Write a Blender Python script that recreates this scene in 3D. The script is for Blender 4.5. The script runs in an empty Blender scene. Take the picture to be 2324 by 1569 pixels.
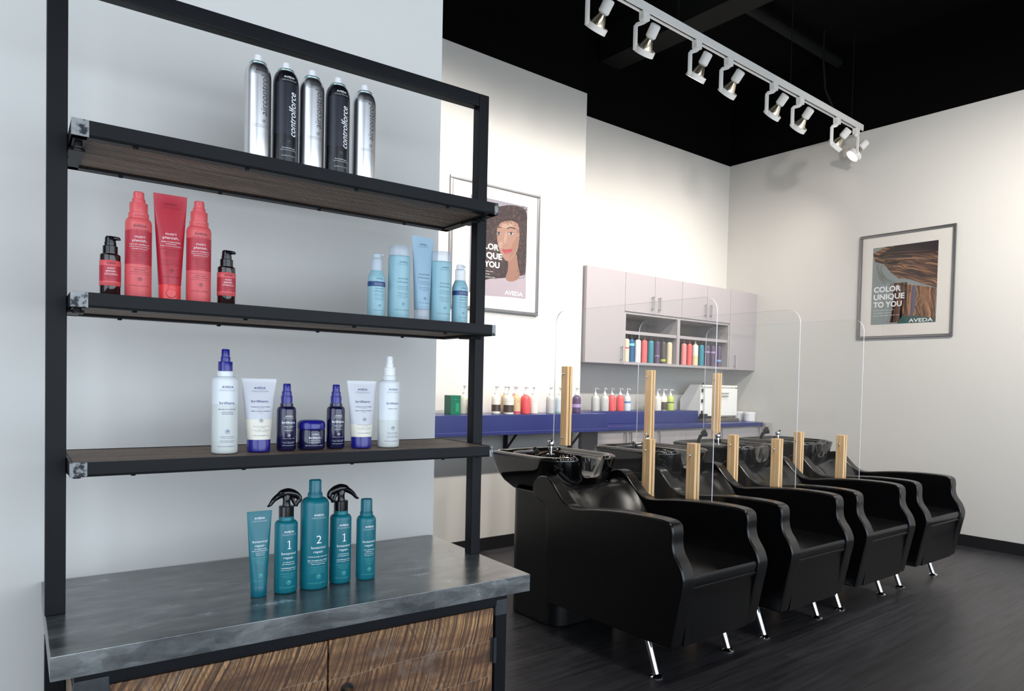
import bpy, bmesh, math, random
from mathutils import Vector, Matrix
random.seed(7)
PI = math.pi
SC = bpy.context.scene
COL = SC.collection

# ------------------------------------------------------------------ materials
def lin(c):
    return tuple(((v/255)/12.92 if v/255 <= .04045 else ((v/255+.055)/1.055)**2.4) for v in c)
def new_mat(name):
    m = bpy.data.materials.new(name); m.use_nodes = True
    nt = m.node_tree
    return m, nt, nt.nodes['Principled BSDF']
def node(nt, t, **kw):
    n = nt.nodes.new(t)
    for k, v in kw.items():
        if k.startswith('in_'):
            key = k[3:]
            n.inputs[int(key) if key.isdigit() else key].default_value = v
        else: setattr(n, k, v)
    return n
MC = {}
def mat(name, c, rough=.5, metal=0., var=.06, scale=30., coat=0., bump=0., spec=.5, bscale=None):
    """plain coloured surface with a little procedural variation"""
    if name in MC: return MC[name]
    m, nt, b = new_mat(name)
    L = nt.links
    co = node(nt, 'ShaderNodeTexCoord')
    nz = node(nt, 'ShaderNodeTexNoise', in_Scale=scale, in_Detail=3.)
    L.new(co.outputs['Object'], nz.inputs['Vector'])
    mx = node(nt, 'ShaderNodeMix', data_type='RGBA')
    a = lin(c)
    mx.inputs[6].default_value = tuple(v*(1-var) for v in a)+(1,)
    mx.inputs[7].default_value = tuple(min(1, v*(1+var)) for v in a)+(1,)
    L.new(nz.outputs[0], mx.inputs[0]); L.new(mx.outputs[2], b.inputs['Base Color'])
    b.inputs['Roughness'].default_value = rough; b.inputs['Metallic'].default_value = metal
    b.inputs['Coat Weight'].default_value = coat; b.inputs['Coat Roughness'].default_value = .08
    b.inputs['Specular IOR Level'].default_value = spec
    if bump:
        n2 = node(nt, 'ShaderNodeTexNoise', in_Scale=bscale or scale*6, in_Detail=4.)
        L.new(co.outputs['Object'], n2.inputs['Vector'])
        bp = node(nt, 'ShaderNodeBump', in_Strength=bump, in_Distance=.002)
        L.new(n2.outputs[0], bp.inputs['Height']); L.new(bp.outputs[0], b.inputs['Normal'])
    MC[name] = m
    return m
def ramp(nt, stops):
    r = node(nt, 'ShaderNodeValToRGB')
    e = r.color_ramp.elements
    while len(e) < len(stops): e.new(.5)
    for k, (p, c) in enumerate(stops):
        e[k].position = p; e[k].color = lin(c)+(1,)
    return r
def mapping(nt, sc=(1,1,1), loc=(0,0,0), rot=(0,0,0)):
    co = node(nt, 'ShaderNodeTexCoord'); mp = node(nt, 'ShaderNodeMapping')
    mp.inputs['Scale'].default_value = sc; mp.inputs['Location'].default_value = loc; mp.inputs['Rotation'].default_value = rot
    nt.links.new(co.outputs['Object'], mp.inputs[0])
    return mp
def mixc(nt, fac, a, b, mode='MIX'):
    mx = node(nt, 'ShaderNodeMix', data_type='RGBA', blend_type=mode)
    for s, v in ((0, fac), (6, a), (7, b)):
        if hasattr(v, 'is_output') or hasattr(v, 'links'): nt.links.new(v, mx.inputs[s])
        elif isinstance(v, tuple): mx.inputs[s].default_value = lin(v)+(1,)
        else: mx.inputs[s].default_value = v
    return mx.outputs[2]

def floor_mat():
    m, nt, b = new_mat('dark_plank_floor'); L = nt.links
    mp = mapping(nt)
    br = node(nt, 'ShaderNodeTexBrick', offset=.37)
    br.inputs['Color1'].default_value = lin((52,51,55))+(1,); br.inputs['Color2'].default_value = lin((66,65,69))+(1,)
    br.inputs['Mortar'].default_value = lin((26,26,29))+(1,)
    for k, v in (('Scale', 1.), ('Mortar Size', .0015), ('Brick Width', 1.22), ('Row Height', .152)): br.inputs[k].default_value = v
    L.new(mp.outputs[0], br.inputs['Vector'])
    m2 = mapping(nt, (2.2, 34, 1)); g = node(nt, 'ShaderNodeTexNoise', in_Scale=1., in_Detail=8., in_Roughness=.65, in_Distortion=.6); L.new(m2.outputs[0], g.inputs['Vector'])
    r = ramp(nt, [(.3, (84,84,86)), (.55, (220,220,222)), (.72, (255,255,255))]); L.new(g.outputs[0], r.inputs[0])
    L.new(mixc(nt, .8, br.outputs[0], r.outputs[0], 'MULTIPLY'), b.inputs['Base Color'])
    b.inputs['Roughness'].default_value = .36
    bp = node(nt, 'ShaderNodeBump', in_Strength=.25, in_Distance=.002); L.new(g.outputs[0], bp.inputs['Height']); L.new(bp.outputs[0], b.inputs['Normal'])
    return m
def wall_mat(name, c, rough=.75):
    m, nt, b = new_mat(name); L = nt.links
    mp = mapping(nt); n = node(nt, 'ShaderNodeTexNoise', in_Scale=2., in_Detail=3.); L.new(mp.outputs[0], n.inputs['Vector'])
    L.new(mixc(nt, n.outputs[0], tuple(v-2 for v in c), tuple(min(255, v+2) for v in c)), b.inputs['Base Color'])
    n2 = node(nt, 'ShaderNodeTexNoise', in_Scale=160., in_Detail=2.); L.new(mp.outputs[0], n2.inputs['Vector'])
    bp = node(nt, 'ShaderNodeBump', in_Strength=.05, in_Distance=.001); L.new(n2.outputs[0], bp.inputs['Height']); L.new(bp.outputs[0], b.inputs['Normal'])
    b.inputs['Roughness'].default_value = rough
    return m
def zinc_mat(stains):
    m, nt, b = new_mat('galvanised_zinc'); L = nt.links
    mp = mapping(nt, (1.2, 3.4, 3.4)); n = node(nt, 'ShaderNodeTexNoise', in_Scale=7., in_Detail=7., in_Roughness=.68, in_Distortion=.4); L.new(mp.outputs[0], n.inputs['Vector'])
    r = ramp(nt, [(.33, (96,99,100)), (.5, (124,127,128)), (.66, (156,159,158))]); L.new(n.outputs[0], r.inputs[0])
    n9 = node(nt, 'ShaderNodeTexVoronoi', in_Scale=34.); m9 = mapping(nt, (1, 1.6, 1.6)); L.new(m9.outputs[0], n9.inputs['Vector'])
    r9 = ramp(nt, [(.0, (200,200,202)), (1., (255,255,255))]); L.new(n9.outputs['Color'], r9.inputs[0])
    col = mixc(nt, .8, r.outputs[0], r9.outputs[0], 'MULTIPLY')
    m3 = mapping(nt); n3 = node(nt, 'ShaderNodeTexNoise', in_Scale=75., in_Detail=4., in_Roughness=.7); L.new(m3.outputs[0], n3.inputs['Vector'])
    for (x, y, z, rx, ry) in stains:
        ms = mapping(nt, (1/rx, 1/ry, 0), (-x/rx, -y/ry, 0))
        ln = node(nt, 'ShaderNodeVectorMath', operation='LENGTH'); L.new(ms.outputs[0], ln.inputs[0])
        s = node(nt, 'ShaderNodeMath', operation='SUBTRACT'); s.inputs[0].default_value = 1.; L.new(ln.outputs[1], s.inputs[1])
        a = node(nt, 'ShaderNodeMath', operation='MULTIPLY_ADD'); L.new(n3.outputs[0], a.inputs[0]); a.inputs[1].default_value = 4.; a.inputs[2].default_value = -2.25
        w = node(nt, 'ShaderNodeMath', operation='ADD'); L.new(s.outputs[0], w.inputs[0]); L.new(a.outputs[0], w.inputs[1])
        q = node(nt, 'ShaderNodeMath', operation='MULTIPLY', use_clamp=True); L.new(w.outputs[0], q.inputs[0]); q.inputs[1].default_value = z
        g = node(nt, 'ShaderNodeMath', operation='GREATER_THAN'); L.new(s.outputs[0], g.inputs[0]); g.inputs[1].default_value = 0.
        q2 = node(nt, 'ShaderNodeMath', operation='MULTIPLY'); L.new(q.outputs[0], q2.inputs[0]); L.new(g.outputs[0], q2.inputs[1])
        col = mixc(nt, q2.outputs[0], col, (214,220,224))
    L.new(col, b.inputs['Base Color'])
    b.inputs['Metallic'].default_value = .6
    rr = node(nt, 'ShaderNodeMapRange'); rr.inputs[3].default_value = .15; rr.inputs[4].default_value = .34; L.new(n.outputs[0], rr.inputs[0]); L.new(rr.outputs[0], b.inputs['Roughness'])
    return m
def plank_mat(name, dark, mid, light, rough=.6):
    """weathered shelf boards, grain along x with slanted saw marks"""
    m, nt, b = new_mat(name); L = nt.links
    mp = mapping(nt, (3., 42., 20.)); n = node(nt, 'ShaderNodeTexNoise', in_Scale=1.2, in_Detail=8., in_Roughness=.7, in_Distortion=1.2); L.new(mp.outputs[0], n.inputs['Vector'])
    m2 = mapping(nt, (1,1,1), (0,0,0), (0,0,.95)); w = node(nt, 'ShaderNodeTexWave', in_Scale=24., in_Distortion=5., in_Detail=3.); w.inputs['Detail Scale'].default_value = 2.; L.new(m2.outputs[0], w.inputs['Vector'])
    r = ramp(nt, [(.32, dark), (.5, mid), (.68, light)]); L.new(n.outputs[0], r.inputs[0])
    r2 = ramp(nt, [(.0, (150,140,132)), (.55, (255,255,255))]); L.new(w.outputs[1], r2.inputs[0])
    L.new(mixc(nt, .55, r.outputs[0], r2.outputs[0], 'MULTIPLY'), b.inputs['Base Color']); b.inputs['Roughness'].default_value = rough
    bp = node(nt, 'ShaderNodeBump', in_Strength=.35, in_Distance=.003); L.new(n.outputs[0], bp.inputs['Height']); L.new(bp.outputs[0], b.inputs['Normal'])
    return m
def sawn_mat():
    """rustic door boards with arcs left by a circular saw; boards run along x"""
    m, nt, b = new_mat('rustic_sawn_wood'); L = nt.links
    co = node(nt, 'ShaderNodeTexCoord'); sp = node(nt, 'ShaderNodeSeparateXYZ'); L.new(co.outputs['Object'], sp.inputs[0])
    def M(op, a, bb=None, c=None):
        n = node(nt, 'ShaderNodeMath', operation=op)
        for k, v in enumerate((a, bb, c)):
            if v is None: continue
            if isinstance(v, (int, float)): n.inputs[k].default_value = v
            else: L.new(v, n.inputs[k])
        return n.outputs[0]
    nzw = node(nt, 'ShaderNodeTexNoise', in_Scale=9., in_Detail=2.); L.new(co.outputs['Object'], nzw.inputs['Vector'])
    wob = M('MULTIPLY_ADD', nzw.outputs[0], .02, -.01)
    row = M('FLOOR', M('DIVIDE', M('ADD', sp.outputs[2], wob), .078))
    hs = node(nt, 'ShaderNodeTexWhiteNoise', noise_dimensions='1D'); L.new(row, hs.inputs['W'])
    frac = M('FRACT', M('DIVIDE', M('ADD', sp.outputs[2], wob), .078))
    def saw(cx, cz, freq, thr, amp):
        x = M('ADD', sp.outputs[0], M('MULTIPLY_ADD', hs.outputs[0], amp, cx))
        z = M('MULTIPLY_ADD', frac, .078, cz)
        d = M('SQRT', M('ADD', M('MULTIPLY', x, x), M('MULTIPLY', z, z)))
        n = node(nt, 'ShaderNodeTexNoise', in_Scale=14., in_Detail=3.); L.new(co.outputs['Object'], n.inputs['Vector'])
        ph = M('MULTIPLY_ADD', n.outputs[0], .012, d)
        n1 = node(nt, 'ShaderNodeTexNoise', noise_dimensions='1D', in_Scale=freq, in_Detail=4., in_Roughness=.7); L.new(ph, n1.inputs['W'])
        rr = node(nt, 'ShaderNodeMapRange'); rr.inputs[1].default_value = thr-.09; rr.inputs[2].default_value = thr+.09; L.new(n1.outputs[0], rr.inputs[0])
        return rr.outputs[0]
    s1 = saw(.28, -.26, 150., .50, .5); s2 = saw(-1.05, -.30, 170., .47, .6)
    mpn = mapping(nt, (6, 6, 26)); big = node(nt, 'ShaderNodeTexNoise', in_Scale=1., in_Detail=5., in_Roughness=.6); L.new(mpn.outputs[0], big.inputs['Vector'])
    rb = ramp(nt, [(.34, (88,58,38)), (.5, (138,98,64)), (.66, (180,138,92))]); L.new(big.outputs[0], rb.inputs[0])
    c = mixc(nt, s1, (66,42,28), rb.outputs[0])
    msk = ramp(nt, [(.42, (0,0,0)), (.6, (255,255,255))]); n5 = node(nt, 'ShaderNodeTexNoise', in_Scale=5., in_Detail=2.); L.new(co.outputs['Object'], n5.inputs['Vector']); L.new(n5.outputs[0], msk.inputs[0])
    inv = M('SUBTRACT', 1., s2); c = mixc(nt, M('MULTIPLY', M('MULTIPLY', inv, msk.outputs[0]), .75), c, (72,46,30))
    n6 = node(nt, 'ShaderNodeTexNoise', in_Scale=11., in_Detail=6., in_Roughness=.65); L.new(co.outputs['Object'], n6.inputs['Vector'])
    g6 = ramp(nt, [(.56, (0,0,0)), (.7, (255,255,255))]); L.new(n6.outputs[0], g6.inputs[0])
    c = mixc(nt, M('MULTIPLY', g6.outputs[0], .5), c, (136,124,112))
    seam = M('LESS_THAN', frac, .022)
    c = mixc(nt, M('MULTIPLY', seam, .45), c, (140,126,110))
    L.new(c, b.inputs['Base Color']); b.inputs['Roughness'].default_value = .6
    bp = node(nt, 'ShaderNodeBump', in_Strength=.4, in_Distance=.002); L.new(s1, bp.inputs['Height']); L.new(bp.outputs[0], b.inputs['Normal'])
    return m
def pine_mat():
    m, nt, b = new_mat('pine_wood'); L = nt.links
    mp = mapping(nt, (60, 60, 3)); n = node(nt, 'ShaderNodeTexNoise', in_Scale=1., in_Detail=5., in_Distortion=.8); L.new(mp.outputs[0], n.inputs['Vector'])
    r = ramp(nt, [(.35, (214,172,124)), (.55, (232,198,152)), (.7, (240,212,172))]); L.new(n.outputs[0], r.inputs[0])
    L.new(r.outputs[0], b.inputs['Base Color']); b.inputs['Roughness'].default_value = .55
    return m
def steel_mat():
    """black steel with bare ground patches near the ends of each bar (object x)"""
    m, nt, b = new_mat('black_steel'); L = nt.links
    mp = mapping(nt); n = node(nt, 'ShaderNodeTexNoise', in_Scale=18., in_Detail=4.); L.new(mp.outputs[0], n.inputs['Vector'])
    L.new(mixc(nt, n.outputs[0], (12,13,16), (19,20,24)), b.inputs['Base Color'])
    b.inputs['Roughness'].default_value = .42; b.inputs['Specular IOR Level'].default_value = .16
    return m
def bare_mat():
    m, nt, b = new_mat('patchy_bare_steel'); L = nt.links
    mp = mapping(nt, (1, 1, 1)); n = node(nt, 'ShaderNodeTexNoise', in_Scale=55., in_Detail=4., in_Roughness=.6); L.new(mp.outputs[0], n.inputs['Vector'])
    r = ramp(nt, [(.44, (24,25,30)), (.5, (126,128,130)), (.7, (150,150,150))]); L.new(n.outputs[0], r.inputs[0])
    L.new(r.outputs[0], b.inputs['Base Color']); b.inputs['Metallic'].default_value = .35; b.inputs['Roughness'].default_value = .45
    return m
def blend_mat(name, tint, fac_diffuse, rough=.05, ior=1.45, dcol=(240,240,240)):
    """clear plastic or glass: see-through, fresnel gloss, optional milky share"""
    m = bpy.data.materials.new(name); m.use_nodes = True; nt = m.node_tree; L = nt.links
    nt.nodes.remove(nt.nodes['Principled BSDF']); out = nt.nodes['Material Output']
    t = node(nt, 'ShaderNodeBsdfTransparent'); t.inputs[0].default_value = lin(tint)+(1,)
    d = node(nt, 'ShaderNodeBsdfDiffuse'); d.inputs[0].default_value = lin(dcol)+(1,)
    g = node(nt, 'ShaderNodeBsdfGlossy'); g.inputs['Roughness'].default_value = rough
    co = node(nt, 'ShaderNodeTexCoord'); nz = node(nt, 'ShaderNodeTexNoise', in_Scale=8.); L.new(co.outputs['Object'], nz.inputs['Vector'])
    mr = node(nt, 'ShaderNodeMapRange'); mr.inputs[3].default_value = fac_diffuse*.95; mr.inputs[4].default_value = fac_diffuse*1.05; L.new(nz.outputs[0], mr.inputs[0])
    m1 = node(nt, 'ShaderNodeMixShader'); L.new(mr.outputs[0], m1.inputs[0]); L.new(t.outputs[0], m1.inputs[1]); L.new(d.outputs[0], m1.inputs[2])
    lw = node(nt, 'ShaderNodeFresnel'); lw.inputs[0].default_value = ior
    geo = node(nt, 'ShaderNodeNewGeometry'); bf = node(nt, 'ShaderNodeMath', operation='SUBTRACT'); bf.inputs[0].default_value = 1.; L.new(geo.outputs['Backfacing'], bf.inputs[1])
    mu = node(nt, 'ShaderNodeMath', operation='MULTIPLY'); L.new(lw.outputs[0], mu.inputs[0]); L.new(bf.outputs[0], mu.inputs[1])
    m2 = node(nt, 'ShaderNodeMixShader'); L.new(mu.outputs[0], m2.inputs[0]); L.new(m1.outputs[0], m2.inputs[1]); L.new(g.outputs[0], m2.inputs[2])
    L.new(m2.outputs[0], out.inputs[0])
    return m
def emit_mat(name, c, s):
    m = bpy.data.materials.new(name); m.use_nodes = True; nt = m.node_tree
    b = nt.nodes['Principled BSDF']; b.inputs['Emission Color'].default_value = lin(c)+(1,); b.inputs['Emission Strength'].default_value = s
    b.inputs['Base Color'].default_value = lin(c)+(1,)
    return m

# ------------------------------------------------------------------ mesh building
class MB:
    def __init__(s): s.v = []; s.f = []; s.m = []
    def add(s, vs, fs, m=0):
        o = len(s.v); s.v += [tuple(p) for p in vs]
        for f in fs: s.f.append(tuple(i+o for i in f)); s.m.append(m)
        return s
    def box(s, a, b, m=0):
        (x0,y0,z0),(x1,y1,z1) = a, b
        return s.add([(x0,y0,z0),(x1,y0,z0),(x1,y1,z0),(x0,y1,z0),(x0,y0,z1),(x1,y0,z1),(x1,y1,z1),(x0,y1,z1)],
                     [(0,3,2,1),(4,5,6,7),(0,1,5,4),(1,2,6,5),(2,3,7,6),(3,0,4,7)], m)
    def prism(s, poly, a, b, axis='x', m=0):
        """poly: 2-D outline; extruded from a to b along axis"""
        n = len(poly)
        def P(p, t): return {'x': (t, p[0], p[1]), 'y': (p[0], t, p[1]), 'z': (p[0], p[1], t)}[axis]
        vs = [P(p, a) for p in poly]+[P(p, b) for p in poly]
        fs = [tuple(range(n-1, -1, -1)), tuple(range(n, 2*n))]+[(i, (i+1) % n, n+(i+1) % n, n+i) for i in range(n)]
        return s.add(vs, fs, m)
    def lathe(s, prof, n=32, c=(0,0,0), m=0, cap=True, axis=None, bands=None):
        """prof: (r, z) from bottom to top. bands: (z0, z1, slot) recolour"""
        vs = []; fs = []
        for r, z in prof:
            for k in range(n):
                a = 2*PI*k/n; vs.append((r*math.cos(a), r*math.sin(a), z))
        k0 = len(s.f)
        for i in range(len(prof)-1):
            for k in range(n):
                k2 = (k+1) % n; fs.append((i*n+k, i*n+k2, (i+1)*n+k2, (i+1)*n+k))
        nb = len(fs)
        if cap: fs += [tuple(range(n-1, -1, -1)), tuple((len(prof)-1)*n+k for k in range(n))]
        if axis is not None:
            q = Vector((0,0,1)).rotation_difference(Vector(axis)); vs = [q @ Vector(v) for v in vs]
        s.add([(v[0]+c[0], v[1]+c[1], v[2]+c[2]) for v in vs], fs, m)
        if bands:
            for i in range(len(prof)-1):
                zm = (prof[i][1]+prof[i+1][1])/2
                for z0, z1, sl in bands:
                    if z0 <= zm <= z1:
                        for k in range(n): s.m[k0+i*n+k] = sl
        return s
    def tube(s, path, r, n=12, m=0, flat=1., cap=True):
        """path points, radius number or list; flat squashes along the local binormal"""
        pts = [Vector(p) for p in path]; R = r if isinstance(r, (list, tuple)) else [r]*len(pts)
        vs = []; fs = []; ref = None
        for i, p in enumerate(pts):
            t = (pts[min(i+1, len(pts)-1)]-pts[max(i-1, 0)]).normalized()
            if ref is None:
                ref = Vector((0,0,1)) if abs(t.z) < .9 else Vector((0,1,0))
            a = (ref - t*ref.dot(t)).normalized(); b = t.cross(a); ref = a
            for k in range(n):
                an = 2*PI*k/n; vs.append(p + a*(R[i]*math.cos(an)) + b*(R[i]*flat*math.sin(an)))
        for i in range(len(pts)-1):
            for k in range(n):
                k2 = (k+1) % n; fs.append((i*n+k, i*n+k2, (i+1)*n+k2, (i+1)*n+k))
        if cap: fs += [tuple(range(n-1, -1, -1)), tuple((len(pts)-1)*n+k for k in range(n))]
        return s.add(vs, fs, m)
    def grid(s, rows, m=0, closed=False):
        n = len(rows[0]); vs = [p for r in rows for p in r]; fs = []
        for i in range(len(rows)-1):
            for k in range(n if closed else n-1):
                k2 = (k+1) % n; fs.append((i*n+k, i*n+k2, (i+1)*n+k2, (i+1)*n+k))
        return s.add(vs, fs, m)
    def build(s, name, mats, parent=None, loc=None, rotz=0, bevel=0, seg=2, angle=35, sharp=True, recalc=True):
        me = bpy.data.meshes.new(name)
        me.from_pydata(s.v, [], s.f); me.update()
        for k, p in enumerate(me.polygons): p.material_index = s.m[k]
        for mm in (mats if isinstance(mats, (list, tuple)) else [mats]): me.materials.append(mm)
        if bevel or recalc:
            b = bmesh.new(); b.from_mesh(me)
            if recalc: bmesh.ops.recalc_face_normals(b, faces=b.faces)
            if bevel:
                ed = [e for e in b.edges if len(e.link_faces) == 2 and e.calc_face_angle(0) > math.radians(30)]
                bmesh.ops.bevel(b, geom=ed, offset=bevel, segments=seg, profile=.5, affect='EDGES', clamp_overlap=True)
            b.to_mesh(me); b.free()
        for p in me.polygons: p.use_smooth = True
        if sharp: me.set_sharp_from_angle(angle=math.radians(angle))
        o = bpy.data.objects.new(name, me); COL.objects.link(o)
        if bevel: wn = o.modifiers.new('weighted', 'WEIGHTED_NORMAL'); wn.keep_sharp = True
        if parent: o.parent = parent
        if loc: o.location = loc
        if rotz: o.rotation_euler = (0, 0, rotz)
        return o
def smooth(poly, it=2, keep=()):
    """corner cutting, vertices in keep stay sharp"""
    pts = [(p, i in keep) for i, p in enumerate(poly)]
    for _ in range(it):
        out = []; n = len(pts)
        for i in range(n):
            (p, kp), (q, kq) = pts[i], pts[(i+1) % n]
            if kp: out.append((p, True))
            else: pass
            a = tuple(.75*u+.25*w for u, w in zip(p, q)); b2 = tuple(.25*u+.75*w for u, w in zip(p, q))
            if not kp: out.append((a, False))
            else: out.append((a, False))
            if not kq: out.append((b2, False))
        pts = out
    return [p for p, _ in pts]
def rrect(x0, x1, y0, y1, r, n=6):
    o = []
    for cx, cy, a0 in ((x1-r, y0+r, -90), (x1-r, y1-r, 0), (x0+r, y1-r, 90), (x0+r, y0+r, 180)):
        for k in range(n+1):
            a = math.radians(a0+90*k/n); o.append((cx+r*math.cos(a), cy+r*math.sin(a)))
    return o
def tag(o, label=None, cat=None, group=None, kind=None):
    if label: o['label'] = label
    if cat: o['category'] = cat
    if group: o['group'] = group
    if kind: o['kind'] = kind
    return o
def thing(name, label, cat, loc=(0,0,0), rotz=0, group=None):
    o = bpy.data.objects.new(name, None); COL.objects.link(o); o.location = loc; o.rotation_euler = (0,0,rotz); o.empty_display_size = .05
    return tag(o, label, cat, group)
def struct(o): o['kind'] = 'structure'; return o
def copy_tree(o, parent=None):
    c = o.copy(); COL.objects.link(c)
    if parent: c.parent = parent
    for ch in list(o.children): copy_tree(ch, c)
    return c

# ------------------------------------------------------------------ lettering
TC = {}
ONE = ([(-.13,.0),(.15,.0),(.15,.055),(-.13,.055),(-.028,.055),(.045,.055),(.045,.73),(-.01,.73),(-.028,.66),(-.14,.575),(-.165,.615),(-.06,.69)],
       [(0,1,2,5,4,3),(4,5,6,7,8),(8,7,11,10,9)])
def text_raw(s, bold=0., res=2):
    if s == '1': return ONE
    key = (s, bold, res)
    if key not in TC:
        cu = bpy.data.curves.new('t', 'FONT'); cu.body = s; cu.align_x = 'CENTER'; cu.offset = bold; cu.resolution_u = res; cu.fill_mode = 'FRONT'
        ob = bpy.data.objects.new('t', cu); me = bpy.data.meshes.new_from_object(ob)
        vs = [(v.co.x, v.co.y) for v in me.vertices]; fs = [tuple(p.vertices) for p in me.polygons]
        bpy.data.objects.remove(ob); bpy.data.curves.remove(cu); bpy.data.meshes.remove(me)
        TC[key] = (vs, fs)
    return TC[key]
def text2d(s, cap=.003, length=None, bold=0., ital=0., rot=False, res=2, cut=None):
    """flat lettering centred on 0,0; cap = capital height; length = total run"""
    vs, fs = text_raw(s, bold, res)
    if not vs: return [], []
    k = cap/.73; x0 = min(v[0] for v in vs); x1 = max(v[0] for v in vs); c = (x0+x1)/2
    kx = k if length is None else length/max(1e-6, x1-x0)
    o = [((x-c)*kx + (y-.36)*k*ital, (y-.36)*k) for x, y in vs]
    if rot: o = [(-y, x) for x, y in o]
    if cut:
        b = bmesh.new(); bv = [b.verts.new((x, y, 0)) for x, y in o]
        for f in fs:
            try: b.faces.new([bv[i] for i in f])
            except ValueError: pass
        xs = [p[0] for p in o]; t = math.floor(min(xs)/cut)*cut
        while t < max(xs):
            bmesh.ops.bisect_plane(b, geom=list(b.verts)+list(b.edges)+list(b.faces), plane_co=(t, 0, 0), plane_no=(1, 0, 0)); t += cut
        b.verts.index_update(); o = [(v.co.x, v.co.y) for v in b.verts]; fs = [tuple(v.index for v in f.verts) for f in b.faces]; b.free()
    return o, fs
def mark2d(r):
    """round seal with a small leaf"""
    vs = []; fs = []; n = 20
    for k in range(n):
        a = 2*PI*k/n; vs += [(r*math.cos(a), r*math.sin(a)), (r*.84*math.cos(a), r*.84*math.sin(a))]
    for k in range(n):
        k2 = (k+1) % n; fs.append((2*k, 2*k2, 2*k2+1, 2*k+1))
    o = len(vs); leaf = [(-.42,.12),(-.3,.4),(.1,.5),(.5,.42),(.42,.02),(.12,-.3),(-.12,-.6),(-.2,-.62),(-.05,-.25),(.2,.1),(.1,.12),(-.1,.02),(-.25,-.05)]
    vs += [(x*r, y*r) for x, y in leaf]; fs.append(tuple(range(o, o+len(leaf))))
    return vs, fs
def put_text(mb, flat, surf, zc, m=1, dx=0.):
    vs, fs = flat
    if vs: mb.add([surf(x+dx, y+zc) for x, y in vs], fs, m)
def cyl_surf(prof, eps=.00025):
    def f(x, z):
        r = prof[-1][0]
        for (r0, z0), (r1, z1) in zip(prof, prof[1:]):
            if z0 <= z <= z1 and z1 > z0: r = r0+(r1-r0)*(z-z0)/(z1-z0); break
        r += eps; a = x/max(r, .002)
        return (r*math.sin(a), -r*math.cos(a), z)
    return f
TINY = ('THE ART AND SCIENCE OF PURE', 'FLOWER AND PLANT ESSENCES')
def lettering(mb, surf, items):
    """items: (text, z, cap height, run length, slot[, options])"""
    for it in items:
        s, z, cap, ln, m = it[:5]; op = it[5] if len(it) > 5 else {}
        dx = op.get('dx', 0.)
        if s == '@': put_text(mb, mark2d(cap), surf, z, m, dx)
        elif s == '-':   # thin rule
            put_text(mb, ([(-ln/2+ln*k/10, y) for k in range(11) for y in (-cap/2, cap/2)], [(2*k, 2*k+2, 2*k+3, 2*k+1) for k in range(10)]), surf, z, m, dx)
        else:
            big = cap > .0045 or (ln or 0) > .015
            put_text(mb, text2d(s, cap, ln, op.get('bold', 0.), op.get('ital', 0.), op.get('rot', False), 4 if cap > .004 else 3 if cap > .0026 else 1, .003 if big else None), surf, z, m, dx)
def brand(z, w, slot):
    c = w*.2
    return [('AVEDA', z, c, w, slot, {'bold': .012}), (TINY[0], z-c*1.25, c*.2, w*1.42, slot), (TINY[1], z-c*1.65, c*.2, w*1.42, slot)]

# ------------------------------------------------------------------ palette
STEEL = steel_mat()
BARE = bare_mat()
WOOD = plank_mat('weathered_shelf_boards', (82,66,56), (124,102,86), (164,142,122))
SAWN = sawn_mat(); PINE = pine_mat(); FLOOR = floor_mat()
WALL = wall_mat('painted_wall', (214,212,208)); BLACKP = mat('black_paint', (3,3,3), .95, 0, .1, 6, 0, 0, .1)
BASEB = mat('black_baseboard_vinyl', (24,24,27), .45)
LEATH = mat('black_vinyl_upholstery', (7,7,9), .25, 0, .1, 40, 0, .04, .5, 420)
CERAM = mat('black_glazed_ceramic', (6,6,7), .04, 0, .05, 10, .6)
CHROME = mat('polished_chrome', (225,228,232), .07, 1., .02)
PLASB = mat('black_plastic', (14,14,17), .3)
GLOSSB = mat('glossy_black_plastic', (10,10,13), .12)
NAVY = mat('navy_laminate', (46,54,112), .3, 0, .08, 200)
CAB = mat('pale_grey_laminate', (166,160,164), .42, 0, .02)
CABIN = mat('cabinet_inside', (176,170,170), .6, 0, .03)
NICKEL = mat('brushed_nickel', (190,188,186), .28, 1., .04)
WHITEM = mat('white_enamel', (246,245,242), .35, 0, .02)
WHITEP = mat('white_plastic', (236,236,238), .35, 0, .02)
ACRYL = blend_mat('clear_acrylic', (252,253,253), .015, .02, 1.45)
EDGE = mat('polished_acrylic_edge', (196,194,206), .2, 0, .02)
GLASS = blend_mat('picture_glass', (252,252,252), .0, .02, 1.45)
CLEAR = blend_mat('milky_clear_plastic', (235,240,245), .38, .12, 1.45, (226,234,244))
ALUF = mat('satin_aluminium_frame', (140,140,144), .3, .9, .03)
MATB = mat('ivory_mat_board', (232,228,222), .8, 0, .01)
INKD = mat('dark_ink', (44,40,52), .5); INKW = mat('white_ink', (240,242,244), .5); INKT = mat('aqua_ink', (88,190,180), .5)
INKN = mat('navy_ink', (48,52,120), .5); INKM = mat('maroon_ink', (110,24,34), .5); INKS = mat('slate_blue_ink', (70,100,120), .5)
INKG = mat('grey_ink', (96,98,104), .5)

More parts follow.
